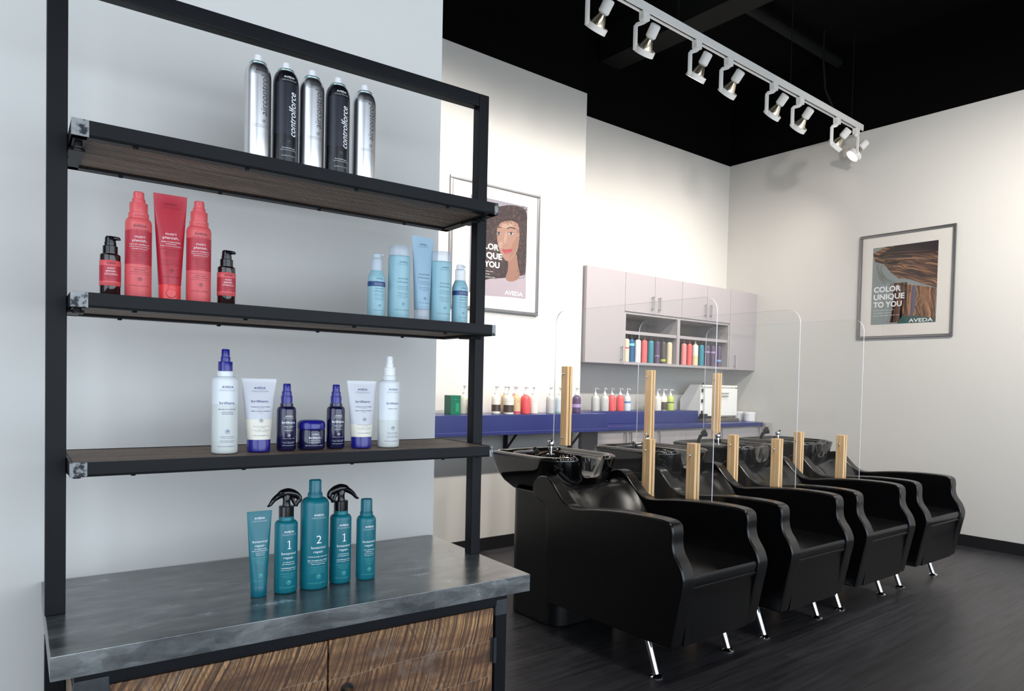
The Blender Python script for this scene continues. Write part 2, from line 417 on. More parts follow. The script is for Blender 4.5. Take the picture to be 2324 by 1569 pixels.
# ------------------------------------------------------------------ camera
CAM_H = 1.35
yaw, pitch, roll, foc, pcx, pcy = 0.86768, -0.02763, 0.02379, 1614.433, 1266.79, 916.06
F0 = Vector((math.cos(yaw), math.sin(yaw), 0)); R0 = Vector((math.sin(yaw), -math.cos(yaw), 0)); U0 = Vector((0,0,1))
F2 = F0*math.cos(pitch)+U0*math.sin(pitch); U2 = U0*math.cos(pitch)-F0*math.sin(pitch)
R3 = R0*math.cos(roll)+U2*math.sin(roll); U3 = U2*math.cos(roll)-R0*math.sin(roll)
cd = bpy.data.cameras.new('camera'); cam = bpy.data.objects.new('camera', cd); COL.objects.link(cam); SC.camera = cam
cam.matrix_world = Matrix(((R3.x, U3.x, -F2.x, 0), (R3.y, U3.y, -F2.y, 0), (R3.z, U3.z, -F2.z, CAM_H), (0,0,0,1)))
cd.sensor_width = 36; cd.lens = foc/2324*36; cd.shift_x = (1162-pcx)/2324; cd.shift_y = (pcy-784.5)/2324; cd.clip_start = .05

# ------------------------------------------------------------------ room shell
YP, YN, XR, XP, ZC, ZD = 4.7045, 5.0887, 6.831, 4.2374, 3.908, 4.75
XL, YF = -1.3, -2.4          # left side wall and the shop front behind the viewer
DEL = -0.05296
cD, sD = math.cos(DEL), math.sin(DEL)
def rk(u, v, z=0.): return (u*cD-v*sD, u*sD+v*cD, z)
struct(MB().box((XL-.1, YF-.1, -.1), (XR+.1, YN+.1, 0)).build('floor', FLOOR))
struct(MB().box((XL-.1, YF-.1, ZD), (XR+.1, YN+.1, ZD+.1)).build('ceiling', BLACKP))
def wall(name, a, b, z1=ZC):
    """white up to the ceiling line, black paint above it"""
    m = MB().box((a[0], a[1], 0), (b[0], b[1], z1), 0)
    if z1 < ZD: m.box((a[0], a[1], z1), (b[0], b[1], ZD), 1)
    return struct(m.build(name, [WALL, BLACKP]))
wall('wall_back', (XL, YP), (XP, YN+.1))
wall('wall_niche', (XP, YN), (XR, YN+.1))
wall('wall_right', (XR, YF), (XR+.1, YN+.1))
wl = MB().box((XL-.1, YF, 0), (XL, 1.1, .4)).box((XL-.1, YF, 3.05), (XL, 1.1, ZD)).box((XL-.1, 1.1, 0), (XL, YN+.1, ZD)).box((XL-.1, YF, .4), (XL, YF+.2, 3.05))
struct(wl.build('wall_left', WALL))
wf = MB()
for y0_, y1_ in ((YF+.2, YF+.235), (-.68, -.62), (1.065, 1.1)): wf.box((XL-.08, y0_, .4), (XL-.02, y1_, 3.05))
for z0_, z1_ in ((.4, .435), (3.015, 3.05)): wf.box((XL-.08, YF+.2, z0_), (XL-.02, 1.1, z1_))
wf5 = struct(wf.build('window_5', PLASB)); MB().box((XL-.055, YF+.235, .435), (XL-.049, 1.065, 3.015)).build('pane', GLASS, wf5)
# partition wall behind the shelving
VW = 1.768
rw = MB().box((-1.4, VW, 0), (.9185, VW+.12, ZC), 0).box((-1.4, VW, ZC), (.9185, VW+.12, ZD), 1).build('wall_partition', [WALL, BLACKP], None, None, DEL); struct(rw)
# shop front: sill, header, mullions and panes
fr = MB().box((XL, YF-.1, 0), (XR, YF, .35)).box((XL, YF-.1, 3.0), (XR, YF, ZD))
xs = [XL, XL+.25, 1.3, 3.3, 5.3, XR-.25, XR]
fr.box((XL, YF-.1, .35), (XL+.25, YF, 3.0)).box((XR-.25, YF-.1, .35), (XR, YF, 3.0))
struct(fr.build('wall_front', WALL))
wn = 0
for x0, x1 in ((XL+.25, 1.3), (1.3, 3.3), (3.3, 5.3), (5.3, XR-.25)):
    wn += 1
    w = MB(); t = .035
    for a, b in (((x0, .35), (x0+t, 3.0)), ((x1-t, .35), (x1, 3.0)), ((x0+t, .35), (x1-t, .35+t)), ((x0+t, 3.0-t), (x1-t, 3.0))):
        w.box((a[0], YF-.08, a[1]), (b[0], YF-.02, b[1]))
    wo = w.build('window_%d' % wn, PLASB); struct(wo)
    MB().box((x0+t, YF-.055, .35+t), (x1-t, YF-.049, 3.0-t)).build('pane', GLASS, wo)
struct(MB().box((.2, YP-.012, 0), (XP, YP, .1)).build('baseboard_back', BASEB, bevel=.003))
struct(MB().box((XR-.012, YF+.02, 0), (XR, 4.42, .1)).build('baseboard_right', BASEB, bevel=.003))
# overhead structure, painted black
DUCT = mat('black_painted_metal', (14,14,14), .8, 0, .1, 10, 0, 0, .25)
tag(MB().box((4.72, -1.0, 4.45), (4.98, YN-.02, ZD)).build('ceiling_joist', DUCT), 'black painted roof joist crossing above the track lights', 'joist')
tag(MB().tube([(2.5, 3.78, 4.66), (XR-.02, 3.78, 4.66)], .045, 14).build('ceiling_pipe', DUCT), 'black painted sprinkler pipe running overhead beside the track', 'pipe')
cb = [(6.25, 3.62, ZD-.01), (6.22, 3.61, 4.5), (6.3, 3.62, 4.2), (6.5, 3.6, 3.99), (6.62, 3.58, 3.93)]
tag(MB().tube(cb, .009, 8).build('power_cable', DUCT), 'thin black cable hanging down to the far end of the track', 'cable')

# ------------------------------------------------------------------ shelving unit (rack coordinates: u along, v deep)
RU, RV = .474, 1.52
shelfu = thing('shelving_unit', 'black steel display rack with wooden shelves on a metal topped cabinet', 'shelving unit', rk(RU, RV, 0), DEL)
def RB(m, a, b, s=0): return m.box((a[0]-RU, a[1]-RV, a[2]), (b[0]-RU, b[1]-RV, b[2]), s)
ZT, ZTB = .9254, .8874
ct = RB(MB(), (.039, 1.283, ZTB), (.909, 1.760, ZT))
stains = [(.392-RU, 1.372-RV, 1.5, .05, .018), (.27-RU, 1.372-RV, .9, .02, .012), (.70-RU, 1.41-RV, .8, .03, .014)]
o = ct.build('countertop', zinc_mat(stains), shelfu, bevel=.0012, seg=2); o['label'] = 'mottled zinc top'
P0, P1 = (.038, .068), (.8845, .911)
for u0, u1 in (P0, P1):
    RB(MB(), (u0, 1.503, ZT), (u1, 1.533, 2.0443)).build('post', STEEL, shelfu, bevel=.002)
RB(MB(), (P0[1], 1.503, 2.0143), (P1[0], 1.533, 2.0443)).build('top_rail', STEEL, shelfu, bevel=.002)
for k, (zt, zb) in enumerate(((1.7625, 1.7365), (1.4818, 1.4578), (1.2000, 1.1765))):
    u0, u1, v0, v1, t = .0685, .884, 1.410, 1.657, .022
    bd = RB(MB(), (u0+.004, v0+.004, zb+.005), (u1-.004, (v0+v1)/2-.001, zt))
    RB(bd, (u0+.004, (v0+v1)/2+.001, zb+.005), (u1-.004, v1-.004, zt))
    sh = bd.build('shelf', WOOD, shelfu, bevel=.0015); sh['label'] = 'weathered wooden shelf in a black steel angle frame'
    fm = MB()
    for a, b in (((u0, v0), (u1, v0+.003)), ((u0, v1-.003), (u1, v1)), ((u0, v0), (u0+.003, v1)), ((u1-.003, v0), (u1, v1))):
        RB(fm, (a[0], a[1], zb), (b[0], b[1], zt+.001))
    for a, b in (((u0, v0), (u1, v0+t)), ((u0, v1-t), (u1, v1)), ((u0, v0), (u0+t, v1)), ((u1-t, v0), (u1, v1))):
        RB(fm, (a[0], a[1], zb), (b[0], b[1], zb+.004))
    # bare ground metal where the corners were welded
    for ua, ub in ((u0-.0004, u0+.024), (u1-.009, u1+.0004)):
        RB(fm, (ua, v0-.0004, zb-.0002), (ub, v0+.002, zt+.0012), 1)
    fm.build('shelf_frame', [STEEL, BARE], sh)
    for uu in (u0+.012, u1-.012):
        bm = MB()
        for vv in (1.455, 1.475):
            bm.lathe([(.006, -.007), (.006, 0)], 12, (uu-RU, vv-RV, zb))
        RB(bm, (uu-.012, 1.495, zb-.004), (uu+.012, 1.54, zb)); bm.build('bracket', STEEL, sh)
    for uu in (.16, .34, .55, .76):
        for vv in (v0+.012, v1-.012): MB().lathe([(.0035, -.003), (.0045, 0)], 10, (uu-RU, vv-RV, zb)).build('screw', STEEL, sh)
# cabinet under the top
for u0, u1 in ((.07, .10), (.838, .867)):
    RB(MB(), (u0, 1.31, 0), (u1, 1.34, ZTB-.03)).build('cabinet_leg', STEEL, shelfu, bevel=.002)
    RB(MB(), (u0, 1.70, 0), (u1, 1.73, ZTB-.03)).build('cabinet_leg', STEEL, shelfu, bevel=.002)
    RB(MB(), (u0, 1.34, .12), (u1, 1.70, .15)).build('side_rail', STEEL, shelfu, bevel=.002)
for u0, u1 in (P0, P1): RB(MB(), (u0, 1.503, 0), (u1, 1.533, ZTB)).build('post', STEEL, shelfu, bevel=.002)
RB(MB(), (.07, 1.31, ZTB-.03), (.867, 1.34, ZTB)).build('front_rail', STEEL, shelfu, bevel=.002)
RB(MB(), (.07, 1.70, ZTB-.03), (.867, 1.73, ZTB)).build('back_rail', STEEL, shelfu, bevel=.002)
RB(MB(), (.10, 1.312, .12), (.838, 1.338, .15)).build('bottom_rail', STEEL, shelfu, bevel=.002)
for a_, b_ in (((.8375, 1.3095, .835), (.8675, 1.32, .872)), ((.0695, 1.3095, .838), (.118, 1.32, .872))): RB(MB(), a_, b_).build('weld_plate', mat('scuffed_steel', (52,54,58), .45, .3, .5, 60), shelfu, bevel=.003)
RB(MB(), (.103, 1.72, .15), (.835, 1.728, ZTB-.031)).build('back_panel', WOOD, shelfu)
for u0, u1 in ((.069, .075), (.862, .868)): RB(MB(), (u0, 1.341, .151), (u1, 1.699, ZTB-.031)).build('side_panel', WOOD, shelfu)
for u0, u1 in ((.1025, .4675), (.4705, .8355)):
    d = RB(MB(), (u0, 1.315, .155), (u1, 1.335, .8545)).build('cabinet_door', SAWN, shelfu, bevel=.002)
    if u0 > .3:
        kb = MB(); kb.prism(rrect(.493-RU, .518-RU, .69, .766, .0124), 1.311-RV, 1.315-RV, 'y'); kb.build('knob_plate', PLASB, d, bevel=.001)
        kk = MB().lathe([(.005, 0), (.005, .012), (.0085, .016), (.0095, .022), (.007, .027), (.002, .028)], 18, (.5055-RU, 1.311-RV, .752), axis=(0,-1,0)); kk.build('knob', mat('aged_brass', (196,172,130), .3, 1.), d)
        for zz in (.762, .30):
            hg = MB().lathe([(.0045, -.028), (.0045, .028)], 12, (.8365-RU, 1.309-RV, zz)); RB(hg, (.829, 1.311, zz-.026), (.8375, 1.3148, zz+.026))
            hg.build('hinge', mat('hinge_steel', (70,72,78), .3, .8), d)

# ------------------------------------------------------------------ product containers
def round_shoulder(r, z0, rn, z1, n=6):
    """profile points easing from radius r at z0 to neck radius rn at z1"""
    o = []
    for k in range(1, n+1):
        a = PI/2*k/n; o.append((rn+(r-rn)*math.cos(a), z0+(z1-z0)*math.sin(a)))
    return o
def body_prof(r, zs, rn, zsh, zn, zband=(), foot=.003):
    p = [(r-foot*.8, 0), (r-.0006, foot*.5), (r, foot*1.2)]
    for z in sorted(zband): p.append((r, z))
    p.append((r, zs)); p += round_shoulder(r, zs, rn, zsh); p.append((rn, zn))
    return p
def prod(name, label, cat, group, u, v, z, turn=0.):
    return thing(name, label, cat, rk(u, v, z+.0006), DEL+turn, group)
def tube_thing(root, r, cap_h, h, W, slots, items, capmat, capslots=None, fill=None, seam=None, seam_h=.006):
    """soft tube standing on its cap, crimped flat at the top"""
    cp = MB().lathe([(r*.94, 0), (r, .0015), (r*1.01, cap_h*.9), (r*.98, cap_h)], 36); cp.build('cap', capmat, root)
    rows = []; N = 40; M = 18
    def wd(t): return (r*1.02+(W/2-r*1.02)*t, max(.0007, r*1.02*(1-t**1.25)))
    for i in range(M+1):
        t = i/M; w, d = wd(t); zz = cap_h+(h-cap_h)*t
        rows.append([(w*math.cos(2*PI*k/N), d*math.sin(2*PI*k/N), zz) for k in range(N)])
    mb = MB(); mb.grid(rows, 0, True); mb.add(rows[-1], [tuple(range(N))]); mb.add(rows[0], [tuple(range(N-1, -1, -1))])
    if fill or seam:
        for i in range(len(mb.f)):
            zc = sum(mb.v[k][2] for k in mb.f[i])/len(mb.f[i])
            if fill and zc < fill[0]: mb.m[i] = fill[1]
            if seam is not None and zc > h-seam_h: mb.m[i] = seam
    def surf(x, z):
        t = min(1, max(0, (z-cap_h)/(h-cap_h))); w, d = wd(t); q = min(.98, abs(x)/w)
        return (x, -d*math.sqrt(1-q*q)-.0004, z)
    lettering(mb, surf, items)
    mb.build('tube', slots, root, angle=50)
def sprayer(root, rc, zc0, zc1, rt, ztop, mt, rm=None):
    """finger-spray pump: collar, stem and sloped actuator"""
    rm = rm or rt*1.2; zm = zc1+(ztop-zc1)*.36
    MB().lathe([(rc, zc0), (rc, zc1-.001), (rc*.96, zc1)], 32).build('collar', mt, root)
    m = MB().lathe([(rm, zc1), (rm, zm-.001), (rm*.96, zm), (rt*1.06, zm+.0003), (rt, ztop-.0015), (rt*.85, ztop)], 28)
    m.lathe([(rt*.28, 0), (rt*.2, .0014)], 10, (0, -rt*.95, zm+(ztop-zm)*.62), axis=(.25,-1,0)); m.build('nozzle', mt, root)

CAN_S = mat('brushed_can_aluminium', (218,218,222), .3, 1., .03, 8); CAN_B = mat('black_can_lacquer', (20,20,26), .25, .2, .05)
CAN_B2 = mat('charcoal_can_panel', (34,36,46), .32, .2, .1, 300); RIM = mat('tinplate_rim', (176,196,196), .3, .8)
can_proto = {}
def can(u, dark, label):
    z = 1.7635; h = .2275; r = .0248
    key = dark
    root = prod('hairspray_can', label, 'spray can', 'hairspray cans on the top shelf', u, 1.52, z)
    if key in can_proto:
        for ch in can_proto[key].children: copy_tree(ch, root)
        return
    can_proto[key] = root
    pr = [(r-.002, 0), (r-.0004, .001), (r, .003), (r, .062), (r, .078), (r, .182)]
    for k in range(1, 8):
        a = PI/2*k/8; pr.append((.0145+(r-.0145)*math.cos(a), .182+.026*math.sin(a)))
    pr.append((.0142, .2085))
    mb = MB().lathe(pr, 48, bands=[(.078, .182, 2)] if dark else None); sf = cyl_surf(pr)
    if dark:
        it = brand(.1925, .0215, 1)+[('controlforce', .120, .0155, .088, 1, {'rot': True, 'bold': .006, 'ital': .22, 'dx': .0065}),
             ('@', .0635, .0034, 0, 3), ('firm hold hair spray', .0505, .0022, .026, 1, {'bold': .01}), ('laque cheveux tenue ferme', .0465, .0022, .032, 1),
             ('brands et 9.1 oz wt', .035, .0022, .027, 1)]
    else:
        it = brand(.1910, .021, 1)+[('aircontrol', .1435, .0150, .077, 1, {'rot': True, 'bold': -.008, 'ital': .12, 'dx': .0055}), ('@', .0925, .0034, 0, 1, {'dx': .006}),
             ('light hold hair spray for all hair types', .0845, .0017, .032, 1), ('laque cheveux tenue souple tous types', .081, .0017, .033, 1)]
    lettering(mb, sf, it); mb.build('can_body', [CAN_B if dark else CAN_S, INKW if dark else INKD, CAN_B2, INKG], root)
    MB().lathe([(.0146, .2075), (.0162, .2085), (.0166, .2105), (.0158, .2125), (.0135, .2128)], 36).build('rim', RIM, root)
    MB().lathe([(.0078, .2125), (.0078, .222), (.0066, .2272), (.003, .2276)], 24).lathe([(.002, 0), (.0014, .001)], 8, (0, -.0077, .221), axis=(0,-1,0)).build('spray_button', WHITEP, root)
can(.3819, 0, 'silver hairspray can, leftmost of the five on the top shelf')
can(.4364, 1, 'black hairspray can between the leftmost and middle silver cans')
can(.4893, 0, 'silver hairspray can standing between the two black cans')
can(.5443, 1, 'black hairspray can, fourth from the left on the top shelf')
can(.6033, 0, 'silver hairspray can at the right end of the top shelf row')

# --- coral hair care group on the second shelf
Z2 = 1.483
CORAL = mat('coral_plastic', (216,88,92), .38, 0, .03); CRED = mat('deep_coral_label', (180,42,58), .42, 0, .03)
TRED = mat('red_tube_plastic', (176,34,52), .3, 0, .03); TCAP = mat('red_cap_plastic', (224,62,64), .25, 0, .03)
AMBER = mat('dark_amber_glass', (30,12,14), .06, 0, .1, 20, .4)
ng = 'coral hair care on the second shelf'
def coral_spray(u, label):
    root = prod('spray_bottle', label, 'bottle', ng, u, 1.5, Z2); r = .0214
    pr = body_prof(r, .136, .0164, .147, .1565, (.063, .0632, .1235, .1237))
    mb = MB().lathe(pr, 44, bands=[(.0631, .1236, 2)]); sf = cyl_surf(pr)
    lettering(mb, sf, brand(.1315, .0225, 1)+[('nutri', .1125, .0046, .0165, 3, {'bold': -.004}), ('plenish.', .1055, .0046, .0245, 3, {'bold': -.004}),
        ('leave-in conditioner', .0985, .0021, .034, 3, {'bold': .01}), ('plant-powered nourishment', .0945, .0018, .034, 3), ('detangles & protects', .0908, .0018, .027, 3),
        ('apres-shampooing sans rincage', .0845, .0018, .032, 4), ('nutrition vegetale', .0808, .0016, .022, 4), ('demele et protege', .0772, .0016, .022, 4), ('la chevelure', .0735, .0016, .015, 4), ('soin capillaire', .0697, .0016, .018, 4),
        ('-', .057, .0004, .036, 1), ('all hair types', .0533, .0019, .0195, 1, {'bold': .012}), ('tous types de cheveux', .0495, .0019, .031, 1), ('-', .0455, .0004, .036, 1), ('@', .0360, .0037, 0, 1), ('6.7 fl oz/oz liq/200 ml e', .0245, .0024, .034, 4)])
    lettering(mb, cyl_surf(pr, .0003), [('AVEDA', .151, .0035, .018, 2, {'bold': -.004})])
    mb.build('bottle_body', [CORAL, INKD, CRED, INKW, INKM], root)
    sprayer(root, .0146, .1572, .1750, .0086, .1955, CORAL, .0108)
coral_spray(.1742, 'coral spray bottle left of the red tube')
coral_spray(.2737, 'coral spray bottle right of the red tube')
root = prod('cream_tube', 'deep red squeeze tube standing between two coral spray bottles', 'tube', ng, .2251, 1.5, Z2)
tube_thing(root, .0185, .0325, .1996, .0562, [TRED, INKM, INKW], brand(.1815, .0225, 1)+[('nutri', .1265, .0052, .0175, 2, {'bold': -.004}), ('plenish.', .119, .0052, .0265, 2, {'bold': -.004}),
    ('daily moisturizing', .1112, .0022, .0315, 2, {'bold': .01}), ('treatment', .1075, .0022, .0175, 2, {'bold': .01}), ('instant powered hydration', .1035, .0019, .034, 2),
    ('traitement hydratant', .0975, .0019, .034, 1), ('quotidien', .0935, .0019, .016, 1), ('hydratation intense', .0897, .0017, .022, 1), ('des cheveux', .0862, .0017, .019, 1), ('-', .0765, .0004, .033, 1),
    ('pour cheveux', .0725, .0018, .021, 1), ('de moyens a epais', .0692, .0018, .030, 1), ('@', .0575, .0036, 0, 1), ('5.0 fl oz/oz liq/150 ml e', .0465, .0021, .030, 1)], TCAP)
lip = MB(); lip.lathe([(.0085, 0), (.0075, .0012), (.001, .0014)], 24, (.0, -.0184, .016), axis=(0,-1,.02)); lip.build('flip_lid', TCAP, root)
def serum(u, label):
    root = prod('pump_bottle', label, 'bottle', ng, u, 1.5, Z2); r = .0160
    pr = body_prof(r, .0745, .0118, .0785, .080, (), .002)
    MB().lathe(pr, 40).build('bottle_body', AMBER, root)
    lp = [(r+.0004, .021), (r+.0007, .0212), (r+.0007, .029), (r+.0007, .0292), (r+.0007, .056), (r+.0007, .0562), (r+.0007, .0655), (r+.0004, .0657)]
    lb = MB().lathe(lp, 40, cap=False, bands=[(.0291, .0561, 2)])
    lettering(lb, cyl_surf(lp), [('AVEDA', .0605, .0034, .0145, 1, {'bold': .012}), ('nutri', .0520, .0033, .0115, 3), ('plenish.', .0470, .0033, .016, 3), ('multi-use hair oil', .0425, .0016, .02, 3), ('-', .0405, .0004, .022, 3),
        ('huile capillaire', .0375, .0015, .018, 4), ('multi-usage', .0345, .0015, .014, 4), ('1 fl oz/oz liq/30 ml e', .0255, .0018, .021, 1)])
    lb.build('label_band', [CORAL, INKD, CRED, INKW, INKM], root, angle=60)
    MB().lathe([(.0116, .080), (.0116, .0915), (.0108, .0925)], 28).build('collar', GLOSSB, root)
    m = MB().lathe([(.0092, .0925), (.0092, .099), (.0085, .0995), (.0085, .106), (.0070, .1095), (.003, .1102)], 24)
    m.tube([(0, 0, .105), (.007, -.003, .1063), (.0125, -.005, .1060), (.0135, -.0055, .1035)], [.0042, .004, .003, .0026], 10); m.build('pump', GLOSSB, root)
serum(.1309, 'small dark pump bottle with coral label at the shelf left end')
serum(.3229, 'small dark pump bottle with coral label right of the coral sprays')

# --- pale blue group at the right of the second shelf
SKY = mat('pale_blue_plastic', (146,186,198), .35, 0, .02); SKY2 = mat('light_blue_tube', (150,180,200), .35, 0, .02)
NVB = mat('navy_label_band', (24,62,116), .4)
sg = 'pale blue hair care on the second shelf'
def prep(u, label):
    root = prod('pump_bottle', label, 'bottle', sg, u, 1.5, Z2); r = .0190
    pr = [(r-.0025, 0), (r-.0005, .0015), (r, .0035), (r, .0698), (r, .070), (r, .0805), (r, .0807), (r, .089), (r-.0008, .0925), (.0135, .1035), (.0122, .106)]
    mb = MB().lathe(pr, 40, bands=[(.0699, .0806, 2)]); sf = cyl_surf(pr)
    lettering(mb, sf, [('AVEDA', .0868, .0032, .0150, 1, {'bold': .01}), ('style prep smoother', .0765, .0016, .022, 3), ('lissant de preparation', .0735, .0015, .022, 3),
        ('smooth', .0655, .0036, .0195, 1, {'bold': -.004}), ('infusion.', .0595, .0036, .0215, 1, {'bold': -.004}), ('perfectly prepares for', .053, .0017, .024, 4), ('sleek smooth style', .0495, .0017, .022, 4),
        ('prepare les cheveux', .044, .0016, .022, 4), ('pour un lissage', .041, .0016, .018, 4), ('@', .028, .003, 0, 1), ('3.4 fl oz/oz liq/100 ml e', .018, .0019, .026, 4)])
    mb.build('bottle_body', [SKY, INKS, NVB, INKW, INKS], root)
    MB().lathe([(.0126, .105), (.0126, .131), (.0118, .132)], 28).build('overcap', CLEAR, root)
    m = MB().lathe([(.0088, .132), (.0100, .1335), (.0100, .142), (.008, .1436)], 24); m.box((.004, -.004, .139), (.0138, .004, .1425)); m.build('pump', CLEAR, root)
prep(.6295, 'pale blue pump bottle with navy band, left end of its group')
prep(.8387, 'pale blue pump bottle with navy band beside the right post')
def smoothb(u, label):
    root = prod('shampoo_bottle', label, 'bottle', sg, u, 1.5, Z2); r = .0242
    pr = body_prof(r, .139, .0225, .1425, .1432)
    mb = MB().lathe(pr, 44); sf = cyl_surf(pr)
    lettering(mb, sf, brand(.1285, .0185, 1)+[('smooth', .0925, .0042, .0245, 1, {'bold': -.004}), ('infusion.', .0845, .0042, .0275, 1, {'bold': -.004}), ('nourishing shampoo', .075, .0019, .026, 4), ('nourishes & smooths', .0715, .0018, .028, 4), ('for all hair types', .068, .0018, .024, 4),
        ('shampooing nourrissant', .0605, .0018, .026, 4), ('nourrit et lisse', .057, .0018, .021, 4), ('tous types de cheveux', .0535, .0018, .028, 4), ('avec defense', .050, .0018, .018, 4), ('@', .0355, .0036, 0, 1), ('8.5 fl oz/oz liq/250 ml e', .0225, .0024, .037, 4)])
    mb.build('bottle_body', [SKY, INKS, INKW, INKW, INKS], root)
    MB().lathe([(.0232, .1435), (.0236, .145), (.0232, .163), (.0215, .1665), (.016, .1674)], 40).build('cap', CLEAR, root)
smoothb(.6828, 'pale blue bottle with clear cap left of the blue tube')
smoothb(.7867, 'pale blue bottle with clear cap right of the blue tube')
root = prod('cream_tube', 'light blue squeeze tube standing between two clear capped bottles', 'tube', sg, .7398, 1.5, Z2)
tube_thing(root, .0172, .030, .1956, .0545, [SKY2, INKS, INKS], brand(.178, .0185, 1)+[('smooth', .1095, .0045, .026, 1, {'bold': -.004}), ('infusion.', .1015, .0045, .029, 1, {'bold': -.004}), ('perfect blow dry', .093, .0019, .026, 1), ('smooths & reduces frizz', .0895, .0018, .031, 1), ('for all hair types', .086, .0018, .022, 1),
    ('brushing parfait', .079, .0018, .026, 1), ('lisse et protege', .0755, .0018, .024, 1), ('la chevelure', .072, .0018, .016, 1), ('@', .0535, .0034, 0, 1), ('6.7 fl oz/oz liq/200 ml e', .0435, .0021, .028, 1), ('-', .034, .0004, .03, 1)], CLEAR)

# --- white and cobalt group on the third shelf
Z3 = 1.2008
COBALT = mat('cobalt_plastic', (30,28,130), .22, 0, .04, 20, .2); DKBLUE = mat('midnight_blue_plastic', (18,18,58), .12, 0, .06, 15, .4)
FROST = mat('frosted_white_plastic', (222,226,230), .35, 0, .01); FROST2 = mat('frosted_pale_grey_plastic', (208,212,210), .35, 0, .01)
LILAC = mat('pale_lilac_plastic', (202,203,210), .35, 0, .01); CREAM = mat('cream_fill', (226,222,208), .4, 0, .01); CLEARW = mat('clear_seam_plastic', (206,208,212), .25, 0, .01)
bg = 'white and cobalt styling products on the third shelf'
def big_spray(u, v, label, capm, zfill, white_cap):
    root = prod('spray_bottle', label, 'bottle', bg, u, v, Z3); r = .0232
    pr = body_prof(r, .138, .0145, .148, .1572, (zfill, zfill+.0002))
    mb = MB().lathe(pr, 44, bands=[(0, zfill+.0001, 2)]); sf = cyl_surf(pr)
    lettering(mb, sf, brand(.1275, .0215, 1)+[('brilliant.', .0972, .0048, .0295, 1, {'bold': .008}), ('MEDIUM HOLD HAIR SPRAY' if not white_cap else 'DAMAGE CONTROL', .085, .0018, .033 if not white_cap else .022, 1, {'bold': .015})]
      + ([('LAQUE CHEVEUX', .0795, .0017, .022, 1, {'bold': .015}), ('TENUE MOYENNE', .0760, .0017, .022, 1, {'bold': .015})] if not white_cap else [])
      + [('@', .0425, .0040, 0, 1), ('flexible hold, humidity', .0330, .0016, .026, 1), ('resistant shine spray', .0302, .0016, .023, 1), ('spray souple, protege', .0252, .0016, .027, 1), ('de l humidite brillance', .0225, .0016, .027, 1), ('8.5 fl oz/oz liq/250 ml e', .0142, .0024, .035, 1)])
    mb.build('bottle_body', [FROST, INKN, FROST2], root)
    sprayer(root, .0128, .1580, .1760, .0071, .2000, capm, .0086)
big_spray(.3185, 1.4796, 'tall white spray bottle with a cobalt blue sprayer', COBALT, .0945, False)
big_spray(.6560, 1.4827, 'tall white spray bottle with a white sprayer', WHITEP, .0600, True)
def bril_tube(u, v, label, fill):
    root = prod('cream_tube', label, 'tube', bg, u, v, Z3)
    tube_thing(root, .0216, .0243, .1446, .0665, [LILAC, INKN, CREAM, CLEARW], brand(.1262, .0225, 1)+[('brilliant.', .1002, .0048, .0335, 1, {'bold': .008}), ('UNIVERSAL STYLING CREME', .0888, .0017, .036, 1, {'bold': .015}), ('pour cheveux', .0858, .0013, .012, 1), ('CREME COIFFANTE UNIVERSELLE', .0805, .0017, .038, 1, {'bold': .015}), ('creme', .0772, .0013, .008, 1),
       ('@', .0617, .0037, 0, 1), ('universal conditioning base', .0508, .0014, .03, 1), ('for styling', .0480, .0014, .014, 1), ('creme coiffante, conditionne', .0435, .0014, .034, 1), ('pour les cheveux', .0408, .0014, .023, 1), ('5 fl oz/oz liq/150 ml e', .0328, .0022, .030, 1)], COBALT, None, (fill, 2), 3, .0075)
bril_tube(.383, 1.487, 'white tube with blue cap beside the tallest spray bottle', .065)
bril_tube(.595, 1.487, 'white tube with blue cap left of the white sprayer bottle', .052)
def small_spray(u, v, label):
    root = prod('spray_bottle', label, 'bottle', bg, u, v, Z3); r = .0187
    pr = body_prof(r, .081, .0128, .0895, .0955)
    mb = MB().lathe(pr, 40); sf = cyl_surf(pr)
    lettering(mb, sf, [('AVEDA', .0700, .0032, .0155, 1, {'bold': .01}), (TINY[0], .0668, .0008, .02, 1), (TINY[1], .0652, .0008, .02, 1), ('brilliant.', .0575, .0046, .0285, 1, {'bold': .012}), ('SPRAY-ON SHINE', .0490, .0015, .018, 1, {'bold': .01}), ('with camellia', .0465, .0012, .012, 1), ('BRUME ECLAT', .0410, .0015, .016, 1, {'bold': .01}),
        ('@', .0310, .0029, 0, 1), ('for shine and gloss finish', .0250, .0014, .026, 1), ('pour une finition brillante', .0180, .0014, .027, 1), ('des cheveux', .0157, .0014, .022, 1), ('3.4 fl oz/oz liq/100 ml e', .0110, .0019, .026, 1)])
    mb.build('bottle_body', [DKBLUE, INKW], root)
    sprayer(root, .0111, .0958, .1112, .0074, .1358, COBALT, .0095)
small_spray(.4374, 1.4901, 'small dark blue spray bottle left of the round jar')
small_spray(.5412, 1.4950, 'small dark blue spray bottle right of the round jar')
root = prod('cream_jar', 'round dark blue jar with a domed cobalt lid', 'jar', bg, .4902, 1.4972, Z3)
jp = [(.0245, 0), (.0268, .0015), (.0275, .004), (.0275, .0395), (.0262, .042)]
mb = MB().lathe(jp, 48); lettering(mb, cyl_surf(jp), [('AVEDA', .0322, .0027, .0130, 1, {'bold': .01}), ('brilliant.', .0254, .0043, .0260, 1, {'bold': .012}), ('HUMECTANT POMADE', .0192, .0016, .022, 1), ('POMMADE HUMECTANTE', .0150, .0016, .024, 1), ('NET WT/POIDS NET 2.6 oz/75 ml e', .0090, .0020, .040, 1)])
mb.build('jar_body', [DKBLUE, INKW], root)
MB().lathe([(.0277, .0425), (.0279, .044), (.0279, .0515), (.0268, .0562), (.0235, .0598), (.017, .0613), (.006, .0618)], 48).build('lid', COBALT, root)

